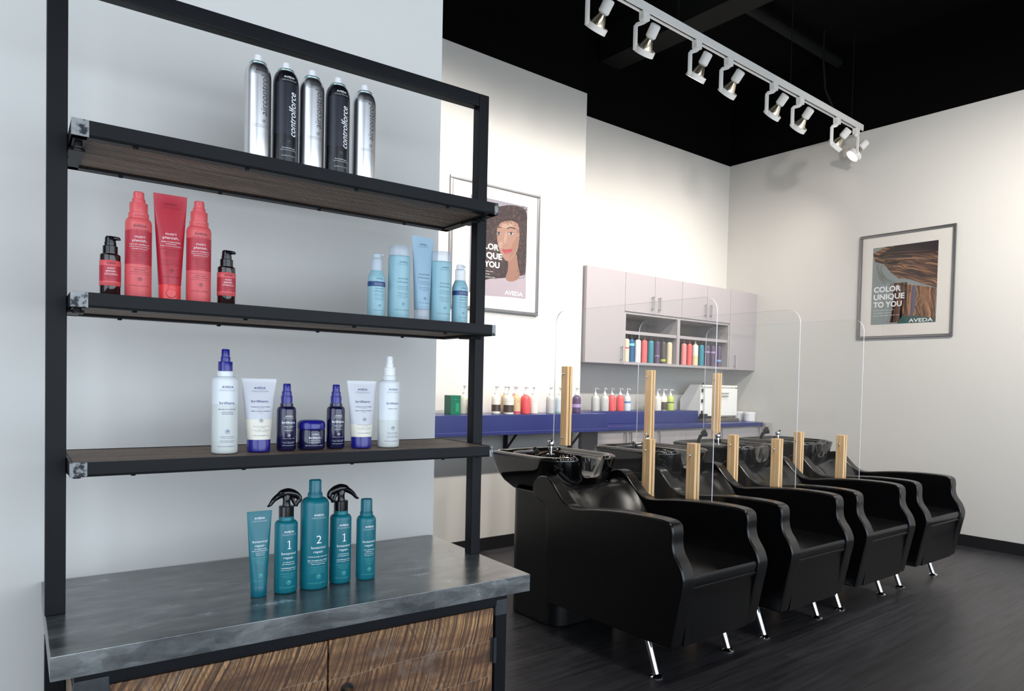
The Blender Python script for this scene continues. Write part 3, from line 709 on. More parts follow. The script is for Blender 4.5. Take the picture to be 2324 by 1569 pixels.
# --- teal group on the metal top
TEAL = mat('teal_plastic', (10,104,118), .33, 0, .04, 20); TEAL2 = mat('teal_cap_plastic', (10,98,114), .28, 0, .04)
tg = 'teal hair repair products on the metal top'
def mid_lines(z, k=1., extra=()):
    return [('botanical', z, .0050*k, .0285*k, 1, {'bold': -.002}), ('repair.', z-.0082*k, .0050*k, .0200*k, 1, {'bold': -.002})]
def cr(path, n=5):
    P = [Vector(p) for p in path]; P = [P[0]*2-P[1]]+P+[P[-1]*2-P[-2]]; o = []
    for i in range(1, len(P)-2):
        for k in range(n):
            t = k/n; a, b, c, d = P[i-1:i+3]
            o.append(.5*((2*b)+(c-a)*t+(2*a-5*b+4*c-d)*t*t+(3*b-a-3*c+d)*t**3))
    return o+[P[-2]]
def crr(r, n=5):
    o = []
    for i in range(len(r)-1): o += [r[i]+(r[i+1]-r[i])*k/n for k in range(n)]
    return o+[r[-1]]
def trigger(root, z0, side):
    """swan-neck trigger head; side -1 puts the lever to the left"""
    MB().lathe([(.0142, z0), (.0142, z0+.0190), (.0132, z0+.0200)], 32).build('collar', GLOSSB, root)
    s = side
    m = MB().lathe([(.0078, z0+.019), (.0070, z0+.030), (.0085, z0+.040), (.006, z0+.046)], 20)
    m.tube(cr([(-s*.0180, -.002, z0+.0175), (-s*.0200, -.002, z0+.0245), (-s*.0245, -.001, z0+.0300), (-s*.0225, 0, z0+.0365), (-s*.013, 0, z0+.0425), (-s*.002, 0, z0+.0455), (s*.008, 0, z0+.0445), (s*.0145, 0, z0+.0405)]), crr([.0030, .0038, .0052, .0062, .0085, .0092, .0078, .0056]), 14)
    m.tube(cr([(-s*.010, 0, z0+.036), (-s*.0135, 0, z0+.0275), (-s*.0180, -.002, z0+.0180)]), crr([.0042, .0036, .003]), 10)
    m.build('trigger_head', GLOSSB, root)
    MB().tube(cr([(s*.006, 0, z0+.0440), (s*.014, 0, z0+.0405), (s*.021, 0, z0+.0360), (s*.0265, -.001, z0+.0310), (s*.0315, -.002, z0+.0245), (s*.0365, -.003, z0+.0215)]), crr([.0072, .0060, .0050, .0042, .0032, .0018]), 12, 0, 1.3).build('trigger_lever', GLOSSB, root)
def repair_spray(u, v, side, label):
    root = prod('trigger_spray_bottle', label, 'bottle', tg, u, v, ZT); r = .0216
    pr = body_prof(r, .1335, .0143, .1420, .1500)
    mb = MB().lathe(pr, 44); sf = cyl_surf(pr)
    lettering(mb, sf, brand(.1222, .0200, 1)+[('1', .0965, .0165, .0075, 1)]+mid_lines(.0798)+[('professional', .0628, .0021, .021, 1, {'bold': .012}), ('professionnel', .0588, .0021, .024, 1, {'bold': .012}), ('equalizing primer', .0512, .0022, .030, 1, {'bold': .012}), ('primes hair for color', .0472, .0019, .029, 1),
        ('preparateur equilibrant', .0400, .0020, .034, 2), ('prepare les cheveux', .0360, .0017, .024, 2), ('a la coloration', .0325, .0017, .018, 2), ('@', .0228, .0042, 0, 2), ('8.5 fl oz/oz liq/250 ml e', .0132, .0024, .035, 2)])
    lettering(mb, sf, [('AVEDA', .1455, .003, .014, 2, {'bold': -.004})])
    mb.build('bottle_body', [TEAL, INKW, INKT], root); trigger(root, .1505, side)
repair_spray(.4237, 1.4362, -1, 'teal bottle numbered 1 with black trigger lever pointing left')
repair_spray(.5373, 1.4462, 1, 'teal bottle numbered 1 with black trigger lever pointing right')
root = prod('shampoo_bottle', 'tallest teal bottle, numbered 2, in the middle of its row', 'bottle', tg, .4805, 1.4382, ZT)
pr = body_prof(.0274, .168, .0145, .183, .1895)
mb = MB().lathe(pr, 48); lettering(mb, cyl_surf(pr), brand(.1505, .0205, 1)+[('2', .1018, .0168, .0098, 1, {'bold': -.006})]+mid_lines(.0855, 1.02)+[('professional/professionnel', .0672, .0024, .042, 1, {'bold': .01}), ('hair strengthening additive', .0598, .0026, .043, 1, {'bold': .012}), ('fortifies hair during color service', .0558, .0019, .041, 1), ('helps prevent breakage', .0522, .0019, .029, 1, {'bold': .01}),
    ('activateur fortifiant', .0462, .0021, .030, 2), ('fortifie les cheveux', .0425, .0018, .026, 2), ('pendant la coloration', .0390, .0018, .028, 2), ('aide a prevenir la casse', .0355, .0018, .030, 2), ('@', .0270, .0043, 0, 2), ('16.9 fl oz/oz liq/500 ml e', .0140, .0026, .040, 2)])
mb.build('bottle_body', [TEAL, INKW, INKT], root)
MB().lathe([(.0137, .190), (.0137, .1925), (.0122, .1932), (.0120, .2165), (.0112, .2180), (.0104, .2182), (.0098, .2165), (.002, .2165)], 40).build('cap', TEAL2, root)
root = prod('shampoo_bottle', 'short capped teal bottle at the right end of its row', 'bottle', tg, .5917, 1.4432, ZT)
pr = body_prof(.0201, .123, .0134, .1345, .1400)
mb = MB().lathe(pr, 44); lettering(mb, cyl_surf(pr), brand(.1135, .0195, 1)+mid_lines(.0824)+[('strengthening', .0650, .0021, .024, 1, {'bold': .012}), ('shampoo', .0610, .0021, .0165, 1, {'bold': .012}), ('plant-powered', .0568, .0019, .021, 1), ('damage repair', .0530, .0019, .020, 1), ('shampooing', .0458, .0019, .020, 2), ('reparateur', .0422, .0017, .018, 2), ('aux plantes et', .0386, .0016, .018, 2), ('apaisant', .0352, .0016, .012, 2), ('@', .0235, .0040, 0, 2), ('6.7 fl oz/oz liq/200 ml e', .0130, .0023, .034, 2)])
mb.build('bottle_body', [TEAL, INKW, INKT], root)
MB().lathe([(.0134, .1403), (.0134, .1425), (.0121, .1432), (.0119, .168), (.0112, .1697), (.0104, .1699), (.0098, .1685), (.002, .1685)], 36).build('cap', TEAL2, root)
root = prod('cream_tube', 'teal squeeze tube at the left end of its row', 'tube', tg, .3725, 1.434, ZT)
tube_thing(root, .0146, .0208, .1646, .0462, [TEAL, INKW, INKT], brand(.1512, .0195, 1)+mid_lines(.1070, .95)+[('strengthening', .0930, .0020, .0225, 1, {'bold': .012}), ('leave-in treatment', .0892, .0021, .029, 1, {'bold': .012}), ('plant-powered', .0853, .0017, .0165, 1), ('damage repair', .0817, .0017, .0165, 1), ('traitement reparateur', .0760, .0019, .030, 2), ('sans rincage', .0722, .0017, .019, 2), ('reparation intense', .0686, .0016, .019, 2), ('des plantes', .0652, .0016, .013, 2), ('@', .0422, .0038, 0, 2), ('3.4 fl oz/oz liq/100 ml e', .0322, .0022, .026, 2)], TEAL2)

# ------------------------------------------------------------------ backwash chairs
def make_chair(label, x):
    root = thing('shampoo_chair', label, 'shampoo chair', (x, 2.02, 0), 0, 'black backwash chairs in a row')
    prof = [(.035,.172),(-.012,.40),(-.028,.47),(-.028,.505),(-.008,.555),(.03,.60),(.043,.645),(.040,.695),(.050,.735),(.10,.749),(.24,.750),(.40,.744),(.57,.727),(.69,.708),(.77,.716),(.84,.775),(.895,.832),(.94,.851),(1.0,.847),(1.042,.815),(1.058,.775),(1.042,.735),(1.0,.712),(.95,.70),(.925,.67),(.92,.172)]
    p = smooth(prof, 2, keep=(0, len(prof)-1))
    for s in (-1, 1):
        a, b = (.243, .325) if s > 0 else (-.325, -.243)
        MB().prism(p, a, b, 'x').build('armrest', LEATH, root, bevel=.028, seg=5, angle=60)
    # backrest: padded sheet rolled over at the top, hollow in the middle
    bp = [(.60,.44),(.64,.52),(.69,.60),(.75,.675),(.81,.735),(.87,.782),(.93,.806),(.985,.800),(1.02,.765),(1.015,.72),(.97,.69),(.93,.66),(.92,.40)]
    rows = []
    for i, (sy, z) in enumerate(bp):
        w = max(0., min(1., (z-.45)/.33)) if i < 9 else .35
        row = []
        for k in range(17):
            xx = -.248+.496*k/16; q = 1-(xx/.248)**2; e = abs(xx/.248)**8
            pad = .024*math.exp(-((abs(xx)-.175)/.04)**2)*math.exp(-((i-5)/1.3)**2)
            row.append((xx, sy+.03*q*w*(1 if i < 6 else .2)-pad, z-.024*q*w+.008*e*w))
        rows.append(row)
    MB().grid(rows, 0).build('backrest', LEATH, root, angle=70).modifiers.new('sub', 'SUBSURF').render_levels = 2
    # seat cushion
    st = MB(); rows = []
    for i in range(15):
        y = -.012+.66*i/14; row = []
        for k in range(13):
            xx = -.242+.484*k/12; e = min(1, 4*min(k, 12-k)/12.)
            row.append((xx, y+(.0 if i else .0), .512+.016*math.sin(PI*k/12)**.5*math.sin(PI*min(1, (i+.6)/9)/2) - (.010 if i == 0 else 0)))
        rows.append(row)
    fr = [[(x_, y_, .455) for x_, y_, z_ in rows[0]], [(x_, y_-.006, .485) for x_, y_, z_ in rows[0]]]
    st.grid(fr+rows, 0); st.build('seat', LEATH, root, angle=50)
    ap = MB().prism(smooth([(.03,.172),(.07,.172),(.07,.46),(.012,.462),(-.012,.455),(-.015,.442),(.0,.425)], 1, keep=(0,1,2)), -.242, .242, 'x')
    ap.box((-.3, .06, .172), (.3, .915, .20)); ap.build('front_panel', LEATH, root, angle=40)
    for s in (-1, 1):
        lg = MB().tube([(s*.273, .225, .175), (s*.273, .160, .012)], .0145, 16).build('leg', CHROME, root)
        MB().lathe([(.030, 0), (.031, .004), (.024, .011), (.0145, .016)], 24, (s*.273, .158, 0)).build('foot', CHROME, lg)
    MB().prism(rrect(-.245, .245, .915, 1.37, .085, 8), 0, .735, 'z').build('pedestal', mat('satin_black_fibreglass', (20,20,22), .32), root, bevel=.012, seg=3)
    # basin
    def loop(hx, y0, y1, z, rr=.05, rf=.15):
        o = []; m = 14
        def seg(p, q, n): return [[p[0]+(q[0]-p[0])*k/n, p[1]+(q[1]-p[1])*k/n, z] for k in range(n)]
        def arc(cx, cy, r, a0, n): return [[cx+r*math.cos(math.radians(a0+90*k/n)), cy+r*math.sin(math.radians(a0+90*k/n)), z] for k in range(n)]
        rf = min(rf, hx*.9, (y1-y0)*.45); rr = min(rr, hx*.9, (y1-y0)*.45)
        o += seg((-hx+rf, y0), (hx-rf, y0), 40)+arc(hx-rf, y0+rf, rf, -90, m)+seg((hx, y0+rf), (hx, y1-rr), 10)+arc(hx-rr, y1-rr, rr, 0, 8)
        o += seg((hx-rr, y1), (-hx+rr, y1), 10)+arc(-hx+rr, y1-rr, rr, 90, 8)+seg((-hx, y1-rr), (-hx, y0+rf), 10)+arc(-hx+rf, y0+rf, rf, 180, m)
        return o
    L = [loop(.15, 1.00, 1.36, .70), loop(.20, .98, 1.43, .722), loop(.232, .965, 1.485, .765), loop(.255, .945, 1.52, .815), loop(.267, .935, 1.538, .87), loop(.275, .925, 1.55, .915), loop(.276, .924, 1.552, .93), loop(.266, .934, 1.538, .938), loop(.258, .942, 1.530, .940),
         loop(.248, .952, 1.520, .936), loop(.243, .958, 1.514, .925), loop(.238, .962, 1.508, .914), loop(.215, .972, 1.335, .910, .12), loop(.208, .976, 1.325, .895, .12), loop(.195, .985, 1.30, .83, .12), loop(.16, 1.01, 1.26, .79, .12), loop(.09, 1.07, 1.20, .775, .05, .05), loop(.02, 1.125, 1.155, .772, .01, .01)]
    N = len(L[0])
    for i, lp in enumerate(L):
        for q in lp:
            if q[1] < 1.10 and i >= 3:
                w = min(1., max(0., (1.10-q[1])/.07)); t = min(1., max(0., (abs(q[0])/.108)))**3.2; t = t*t*(3-2*t)
                zc = .815+(.945-.815)*t + (.006 if 6 <= i <= 8 else 0)
                q[2] = q[2]+w*(min(q[2], zc)-q[2])
    bw = MB(); bw.grid(L, 0, True); bw.add(L[-1], [tuple(range(N))]); bw.add(L[0], [tuple(range(N-1, -1, -1))])
    basin = bw.build('basin', CERAM, root, angle=70)
    fx, fy = .06, 1.365
    MB().lathe([(.026, .908), (.026, .914), (.017, .918), (.016, .962), (.021, .966), (.023, .986), (.020, .996), (.006, .998)], 24, (fx, fy, 0)).tube([(fx, fy, .985), (fx-.02, fy-.035, 1.003)], [.008, .006], 10).build('faucet', CHROME, basin)
    MB().lathe([(.020, .908), (.018, .918), (.012, .921)], 20, (-.12, 1.41, 0)).build('hose_socket', CHROME, basin)
    return root, basin
chair_x = (2.757, 3.626, 4.433, 5.254)
clab = ('black shampoo chair nearest the viewer, beside the metal topped rack', 'second shampoo chair from the rack, behind the nearest one', 'third shampoo chair from the rack, next to the farthest one', 'black shampoo chair farthest back, beside the right wall')
c0, basin0 = make_chair(clab[0], chair_x[0])
chairs = [c0]
for k in (1, 2, 3):
    c = copy_tree(c0); c.location.x = chair_x[k]; c['label'] = clab[k]; chairs.append(c)
for k, c in enumerate(chairs):
    b = [q for q in c.children if q.name.startswith('basin')][0]
    if k < 2:   # spray head lying on the deck
        m = MB().tube([(-.19, 1.42, .926), (-.15, 1.415, .930), (-.10, 1.405, .930), (-.05, 1.39, .932)], [.010, .013, .012, .020], 14)
        m.lathe([(.024, -.006), (.026, .012), (.020, .018)], 20, (-.045, 1.388, .936), axis=(.6, -.3, .5))
    else:       # spray head standing up in its socket
        m = MB().tube([(-.12, 1.41, .918), (-.118, 1.405, .955), (-.110, 1.39, .985)], [.010, .012, .016], 14)
        m.lathe([(.018, -.02), (.030, .004), (.032, .016), (.026, .022)], 20, (-.100, 1.375, 1.0), axis=(.7, -.6, .45))
    m.build('spray_head', PLASB, b)

# ------------------------------------------------------------------ clear partitions between the chairs
plab = ('clear acrylic screen between the first and second shampoo chairs', 'clear acrylic screen between the second and third shampoo chairs', 'clear acrylic screen between the third and farthest shampoo chairs')
def make_screen(label, x):
    root = thing('acrylic_partition', label, 'partition', (x, 3.1, 0), 0, 'acrylic screens on pine posts')
    y0, y1, z0, z1, r, t = -.67, .705, .42, 1.853, .085, .0035
    out = [(y0, z0), (y1, z0)]
    for cy, cz, a0 in ((y1-r, z1-r, 0), (y0+r, z1-r, 90)):
        for k in range(9):
            a = math.radians(a0+90*k/8); out.append((cy+r*math.cos(a), cz+r*math.sin(a)))
    n = len(out)
    mb = MB(); mb.add([(-t, p[0], p[1]) for p in out], [tuple(range(n-1, -1, -1))], 0); mb.add([(t, p[0], p[1]) for p in out], [tuple(range(n))], 0)
    vs = [(-t, p[0], p[1]) for p in out]+[(t, p[0], p[1]) for p in out]
    mb.add(vs, [(i, (i+1) % n, n+(i+1) % n, n+i) for i in range(n)], 1)
    mb.build('panel', [ACRYL, EDGE], root, angle=30)
    for yc, w, za, zb, sz in ((.577, .062, .93, 1.470, (1.42, .985)), (-.193, .060, 0, 1.031, (.965, .46)), (-.532, .060, 0, 1.031, (.965, .46))):
        m = MB().box((-.024, yc-w/2, za), (-t-.0002, yc+w/2, zb)).box((t+.0002, yc-w/2, za), (.024, yc+w/2, zb))
        po = m.build('post', PINE, root, bevel=.0018)
        for z in sz: MB().lathe([(.007, 0), (.007, .002), (.0045, .005), (.0035, .016), (.003, .017)], 14, (-.024, yc+.004, z), axis=(-1,0,0)).build('screw', CHROME, po)
    return root
s0 = make_screen(plab[0], 3.19)
for x, l in ((4.03, plab[1]), (4.85, plab[2])):
    s = copy_tree(s0); s.location.x = x; s['label'] = l

# ------------------------------------------------------------------ wall cabinets
YC = 4.6666
def handle(mb, x, y, z0, z1, r=.006):
    mb.tube([(x, y, z0+.012), (x, y-.028, z0+.012)], r*.8, 10); mb.tube([(x, y, z1-.012), (x, y-.028, z1-.012)], r*.8, 10)
    mb.tube([(x, y-.03, z0), (x, y-.03, z1)], r, 12)
def cabinet(name, label, x0, x1, z0, z1, y0, y1, doors, group):
    """doors: list of (xa, xb, handle x, hz0, hz1)"""
    root = thing(name, label, 'cabinet', ((x0+x1)/2, (y0+y1)/2, z0), 0, group)
    ox, oy = (x0+x1)/2, (y0+y1)/2
    MB().box((x0-ox, y0+.02-oy, 0), (x1-ox, y1-oy, z1-z0)).build('carcass', CAB, root, bevel=.001)
    for xa, xb, hx, h0, h1 in doors:
        d = MB().box((xa+.0015-ox, y0-oy, .0015), (xb-.0015-ox, y0+.019-oy, z1-z0-.0015)).build('door', CAB, root, bevel=.001)
        if hx:
            m = MB(); handle(m, hx-ox, y0-oy, h0-z0, h1-z0); m.build('handle', NICKEL, d)
    return root
wg = 'pale grey wall cabinets'; YB = YN-.002
cabinet('wall_cabinet', 'tall pale grey wall cabinet at the left end of the uppers', 4.2535, 4.741, 1.547, 2.405, YC, YB, [(4.2535, 4.741, 4.70, 1.578, 1.715)], wg)
cabinet('wall_cabinet', 'short two door wall cabinet above the left open bay', 4.7415, 5.552, 2.040, 2.405, YC, YB, [(4.7415, 5.149, 5.105, 2.075, 2.21), (5.149, 5.552, 5.203, 2.075, 2.21)], wg)
cabinet('wall_cabinet', 'short two door wall cabinet above the right open bay', 5.5525, 6.348, 2.040, 2.405, YC, YB, [(5.5525, 5.952, 5.915, 2.08, 2.21), (5.952, 6.348, 6.00, 2.08, 2.21)], wg)
cabinet('wall_cabinet', 'tall pale grey wall cabinet against the right wall', 6.3485, XR-.001, 1.547, 2.405, YC, YB, [(6.3485, XR-.001, 6.44, 1.57, 1.708)], wg)
os_ = thing('open_shelf_unit', 'open two bay shelf unit holding bottles under the short doors', 'shelf unit', (5.545, 4.87, 1.547))
def OB(m, a, b, s=0): return m.box((a[0]-5.545, a[1]-4.87, a[2]-1.547), (b[0]-5.545, b[1]-4.87, b[2]-1.547), s)
m = OB(MB(), (4.7415, YC, 1.547), (6.348, YB, 1.571)); OB(m, (4.7415, YC+.01, 2.018), (6.348, YB, 2.0395)); OB(m, (4.7415, YC+.004, 1.571), (4.762, YB, 2.018)); OB(m, (6.327, YC+.004, 1.571), (6.348, YB, 2.018)); 
m.build('carcass', CAB, os_, bevel=.001)
OB(MB(), (5.494, YC+.003, 1.5712), (5.535, YB-.0105, 2.0178)).build('divider', CAB, os_, bevel=.001)
for a, b in ((4.7622, 5.4938), (5.5352, 6.3268)): OB(MB(), (a, YC+.012, 1.832), (b, YB-.0105, 1.862)).build('shelf', CAB, os_, bevel=.001)
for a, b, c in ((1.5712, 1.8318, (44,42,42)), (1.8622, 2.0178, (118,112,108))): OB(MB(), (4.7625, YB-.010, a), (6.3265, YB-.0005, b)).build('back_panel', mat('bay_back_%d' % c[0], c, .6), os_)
# bottles inside
def plain_bottle(name, label, group, x, y, z, r, h, col, capcol, band=None, pump=.045):
    root = thing(name, label, 'bottle', (x, y, z), 0, group)
    zb = [b for q in (band or []) for b in (q[0], q[0]+.0002, q[1], q[1]+.0002)]
    pr = [(r-.004, 0), (r, .004)]+[(r, q) for q in sorted(zb) if q < h-r*.75]+[(r, h-r*.75)]+round_shoulder(r, h-r*.75, .012, h)
    sl = [col]+[q[2] for q in (band or [])]
    MB().lathe(pr, 28, bands=[(q[0]+.0001, q[1]+.0001, i+1) for i, q in enumerate(band or [])]).build('bottle_body', sl+[INKW], root)
    MB().lathe([(.0125, h), (.0125, h+.014), (.006, h+.016), (.005, h+pump-.008), (.012, h+pump-.007), (.012, h+pump)], 16).build('cap', capcol, root)
def c_(n, c, r=.35): return mat(n, c, r, 0, .03)
PINKB = c_('pink_stripe', (206,62,96)); BEIGE = c_('beige_plastic', (222,200,172)); BLUEB = c_('blue_plastic', (30,92,140)); CYAN = c_('cyan_stripe', (128,222,238)); TEALB = c_('sea_teal_plastic', (44,132,152))
PLUM = c_('plum_plastic', (84,62,100)); CHAR = c_('charcoal_plastic', (72,70,68)); LIMEB = c_('lime_stripe', (186,196,72)); LAV = c_('lavender_stripe', (176,150,200)); SKYB = c_('sky_stripe', (110,170,220)); CORB = c_('coral_bottle_plastic', (232,96,98)); PINK2 = c_('light_coral_plastic', (240,140,140)); IVORY = c_('ivory_plastic', (238,232,222)); TAN = c_('tan_fill', (232,206,164))
CAPD = c_('dim_dark_cap', (52,50,54)); CAPR = c_('dim_red_cap', (120,52,54))
ug = 'bottles in the open wall cabinet bays'
for x, r, col, cap, band, lab in (
    (4.818, .0285, BEIGE, CAPD, [(.125, .137, PINKB)], 'beige bottle with a pink stripe, first in the left bay'),
    (4.886, .0290, BLUEB, CAPD, [(.155, .176, CYAN)], 'blue bottle with a pale cyan stripe in the left bay'),
    (4.974, .0295, WHITEP, CAPD, None, 'plain white bottle in the left bay of the open unit'),
    (5.064, .0290, CORB, CAPR, None, 'coral bottle in the left bay between white and teal bottles'),
    (5.154, .0295, TEALB, CAPD, None, 'sea teal bottle in the left bay of the open unit'),
    (5.248, .0275, PLUM, CAPD, [(.07, .078, LAV)], 'plum bottle in the left bay beside the teal bottle'),
    (5.338, .0275, CHAR, CAPD, [(.025, .045, LIMEB)], 'charcoal bottle with a lime patch in the left bay'),
    (5.428, .0280, BEIGE, CAPD, None, 'plain beige bottle at the right end of the left bay'),
    (5.652, .0280, PINK2, CAPR, None, 'light coral bottle, first in the right bay'),
    (5.740, .0270, CORB, CAPR, None, 'coral bottle second in the right bay'),
    (5.832, .0310, IVORY, c_('ivory_cap', (190,176,150)), [(.004, .10, TAN)], 'cream bottle with tan lower half in the right bay'),
    (5.932, .0290, TEALB, CAPD, None, 'teal bottle in the right bay of the open unit'),
    (6.031, .0275, PLUM, CAPD, [(.14, .158, LAV)], 'purple bottle with lavender stripe next to the teal one'),
    (6.124, .0275, PLUM, CAPD, [(.14, .158, LAV)], 'second purple bottle with lavender stripe in the right bay'),
    (6.230, .0275, PLUM, CAPD, [(.055, .075, SKYB)], 'purple bottle with a sky blue stripe at the right bay end')):
    if r: plain_bottle('shampoo_bottle', lab, ug, x, 4.712, 1.5715, r, .218, col, cap, band, .04)

# ------------------------------------------------------------------ blue counters
lg_ = MB().prism([(4.345, 1.105), (4.345, .954), (4.375, .954), (4.375, 1.075), (YP-.001, 1.075), (YP-.001, 1.105)], 1.6, 4.245, 'x')
lgo = tag(lg_.build('wall_ledge', NAVY, bevel=.003), 'long navy blue ledge on black brackets along the back wall', 'ledge')
MB().box((1.6, 4.3435, .978), (4.245, 4.346, .980)).build('trim_line', mat('pale_blue_seam', (110,112,170), .4), lgo)
for x in (2.42, 3.42, 4.12):
    b = MB().box((x-.014, YP-.030, .77), (x+.014, YP-.002, 1.0745)).box((x-.014, 4.40, 1.047), (x+.014, YP-.03, 1.0745))
    b.tube([(x, 4.43, 1.05), (x, YP-.02, .80)], .013, 4)
    b.build('ledge_bracket', PLASB, lgo, bevel=.001)
# lower worktop with splash-back riser
YW = 4.45
wt = MB().box((4.25, YW, .948), (6.70, YB, .985))
tag(wt.build('worktop', NAVY, bevel=.004), 'navy blue worktop running under the wall cabinets', 'worktop')
rs = MB().box((4.25, 4.75, .9855), (5.960, YB, 1.103))
tag(rs.build('counter_riser', NAVY, bevel=.003), 'raised navy blue ledge at the back of the worktop', 'ledge')
bc = 'pale grey base cabinets'
dx = [4.26, 4.62, 4.98, 5.44, 5.98, 6.70]
hh = (.80, .93)
cabinet('base_cabinet', 'left pale grey base cabinet under the navy worktop', 4.255, 4.98, .09, .946, YW+.03, YB, [(4.255, 4.62, 4.58, *hh), (4.62, 4.98, 5.02-.37, *hh)], bc)
cabinet('base_cabinet', 'middle pale grey base cabinet under the navy worktop', 4.981, 5.94, .09, .946, YW+.03, YB, [(4.981, 5.44, 5.03, *hh), (5.44, 5.94, 5.895, *hh)], bc)
cabinet('base_cabinet', 'right pale grey base cabinet beside the right wall', 5.941, 6.70, .09, .946, YW+.03, YB, [(5.941, 6.32, 5.985, *hh), (6.32, 6.70, 6.655, *hh)], bc)
tag(MB().box((4.255, YW+.09, 0), (6.70, YB, .0895)).build('toe_kick', BASEB), 'black plinth under the pale grey base cabinets', 'plinth')
ep = MB().box((6.702, YW-.03, .80), (XR-.013, YB, .975)).box((6.702, YW-.0, .0), (XR-.013, YB, .7995)); ep.lathe([(.012, 0), (.010, .004)], 16, (6.745, YW-.03, .93), axis=(0,-1,0), m=1)
tag(ep.build('end_panel', [CAB, PLASB], bevel=.001), 'pale grey filler panel between the worktop and the right wall', 'panel')
# towel warmer with sloped back
tw = thing('towel_warmer', 'white metal towel cabinet with sloped back on the worktop', 'towel warmer', (6.27, 4.84, .985))
MB().prism([(-.09, .055), (.187, .055), (.187, .236), (.053, .391), (-.117, .391), (-.117, .37), (-.09, .37)], -.28, .325, 'x').build('casing', WHITEM, tw, bevel=.004)
dr = MB().box((-.250, -.120, .06), (.325, -.0905, .355)).build('door', WHITEM, tw, bevel=.006)
hd = MB(); hd.tube([(.02, -.12, .305), (.02, -.14, .305), (.14, -.14, .305), (.14, -.12, .305)], .005, 8); hd.tube([(.02, -.12, .275), (.02, -.138, .275), (.14, -.138, .275), (.14, -.12, .275)], .004, 8); hd.build('handle', NICKEL, dr)
for z in (.10, .22, .33): MB().lathe([(.009, -.018), (.009, .018)], 12, (-.266, -.103, z)).build('hinge', PLASB, tw)
MB().prism([(-.295, -.18), (.29, -.18), (.33, .14), (-.27, .14)], .0, .035, 'z').build('base_tray', mat('grey_tray_plastic', (104,98,94), .4), tw, bevel=.006)
MB().lathe([(.022, 0), (.02, .05)], 14, (-.262, -.150, .036)).box((-.295, -.130, .05), (-.252, -.095, .085)).build('latch', PLASB, tw)
for x in (-.15, .08, .13): MB().lathe([(.012, .391), (.012, .402), (.008, .412)], 14, (x, -.02, 0)).build('control_knob', PLASB, tw)
tb = thing('plastic_tub', 'round white lidded tub at the right end of the worktop', 'tub', (6.715, 4.64, .9855))
MB().lathe([(.056, 0), (.060, .003), (.064, .075)], 36).build('tub_body', WHITEP, tb)
MB().lathe([(.067, .075), (.067, .098), (.063, .102), (.04, .101)], 36).build('lid', WHITEP, tb)
tb2 = copy_tree(tb); tb2.location = (6.735, 4.79, .9855); tb2['label'] = 'white lidded tub behind the tub at the worktop end'
for t_ in (tb, tb2): t_['group'] = 'white plastic tubs'

# pump bottles on the two ledges
def pump_bottle(label, group, x, y, z, r, col, capcol, band=None, turn=0., h=.148, tot=.216):
    root = thing('pump_bottle', label, 'bottle', (x, y, z), turn, group)
    zb = [b for q in (band or []) for b in (q[0], q[0]+.0002, q[1], q[1]+.0002)]
    zs = .112
    pr = [(r-.005, 0), (r-.001, .002), (r, .005)]+[(r, q) for q in sorted(zb) if .005 < q < zs]+[(r, zs)]+round_shoulder(r, zs, .0155, h)+[(.0155, h+.004)]
    mb = MB().lathe(pr, 32, bands=[(q[0]+.0001, q[1]+.0001, i+2) for i, q in enumerate(band or [])])
    lettering(mb, cyl_surf(pr, .0005), [('AVEDA', .100, .0040, .021, 1)])
    mb.build('bottle_body', [col, INKG]+[q[2] for q in (band or [])], root)
    p = MB().lathe([(.016, h+.004), (.016, h+.017), (.011, h+.022), (.006, h+.030), (.005, tot-.010), (.012, tot-.009), (.013, tot-.002), (.010, tot)], 18)
    p.tube([(0, 0, tot-.005), (0, -.022, tot-.004), (0, -.038, tot-.009)], [.006, .0055, .004], 10); p.build('pump', capcol, root)
SIL = c_('silver_grey_plastic', (196,196,194)); LSKY = c_('icy_blue_plastic', (206,222,228)); CRM = c_('cream_bottle_plastic', (236,230,216)); TANB = c_('tan_bottle_plastic', (206,180,142)); BRN = c_('dark_brown_stripe', (78,66,60)); MAG = c_('magenta_stripe', (196,58,112)); LIME = c_('lime_plastic', (200,216,120)); STB = c_('steel_blue_stripe', (80,130,184)); GRN = c_('emerald_carton', (10,104,76), .4); PUMPC = c_('clear_white_pump', (226,226,228))
lgz = 1.1055; lgp = 'pump bottles on the long navy ledge'
for x, y, r, col, band, lab in (
    (2.935, 4.56, .034, CRM, None, 'cream pump bottle right behind the green carton'),
    (2.955, 4.47, .034, CRM, [(.02, .06, BRN)], 'cream pump bottle with brown label beside the green carton'),
    (3.200, 4.52, .036, CRM, [(.02, .072, BRN)], 'cream pump bottle with brown label, left of its twin'),
    (3.262, 4.44, .040, CRM, [(.015, .072, BRN)], 'cream pump bottle with brown label, in front of the tan bottles'),
    (3.345, 4.60, .034, TANB, None, 'tan pump bottle half hidden behind the cream bottle'),
    (3.350, 4.46, .034, TANB, [(.006, .022, MAG)], 'tan pump bottle with a magenta stripe at its foot'),
    (3.440, 4.60, .034, CORB, None, 'coral pump bottle mostly hidden behind the tan one'),
    (3.448, 4.47, .038, CORB, None, 'coral pump bottle at the front of the long ledge'),
    (3.540, 4.48, .034, IVORY, None, 'ivory pump bottle right of the front coral bottle'),
    (3.715, 4.48, .036, SIL, None, 'silver grey pump bottle in the middle of the long ledge'),
    (3.800, 4.46, .039, LSKY, [(.006, .018, c_('mint_stripe', (150,196,190)))], 'icy blue pump bottle beside the silver grey one'),
    (3.895, 4.56, .034, BLUEB, None, 'blue pump bottle hidden behind the pine board'),
    (4.000, 4.48, .037, PLUM, [(.05, .078, LAV)], 'purple pump bottle with lavender stripe near the ledge end')):
    pump_bottle(lab, lgp, x, y, lgz, r, col, PUMPC, band, random.uniform(-.4, .4))
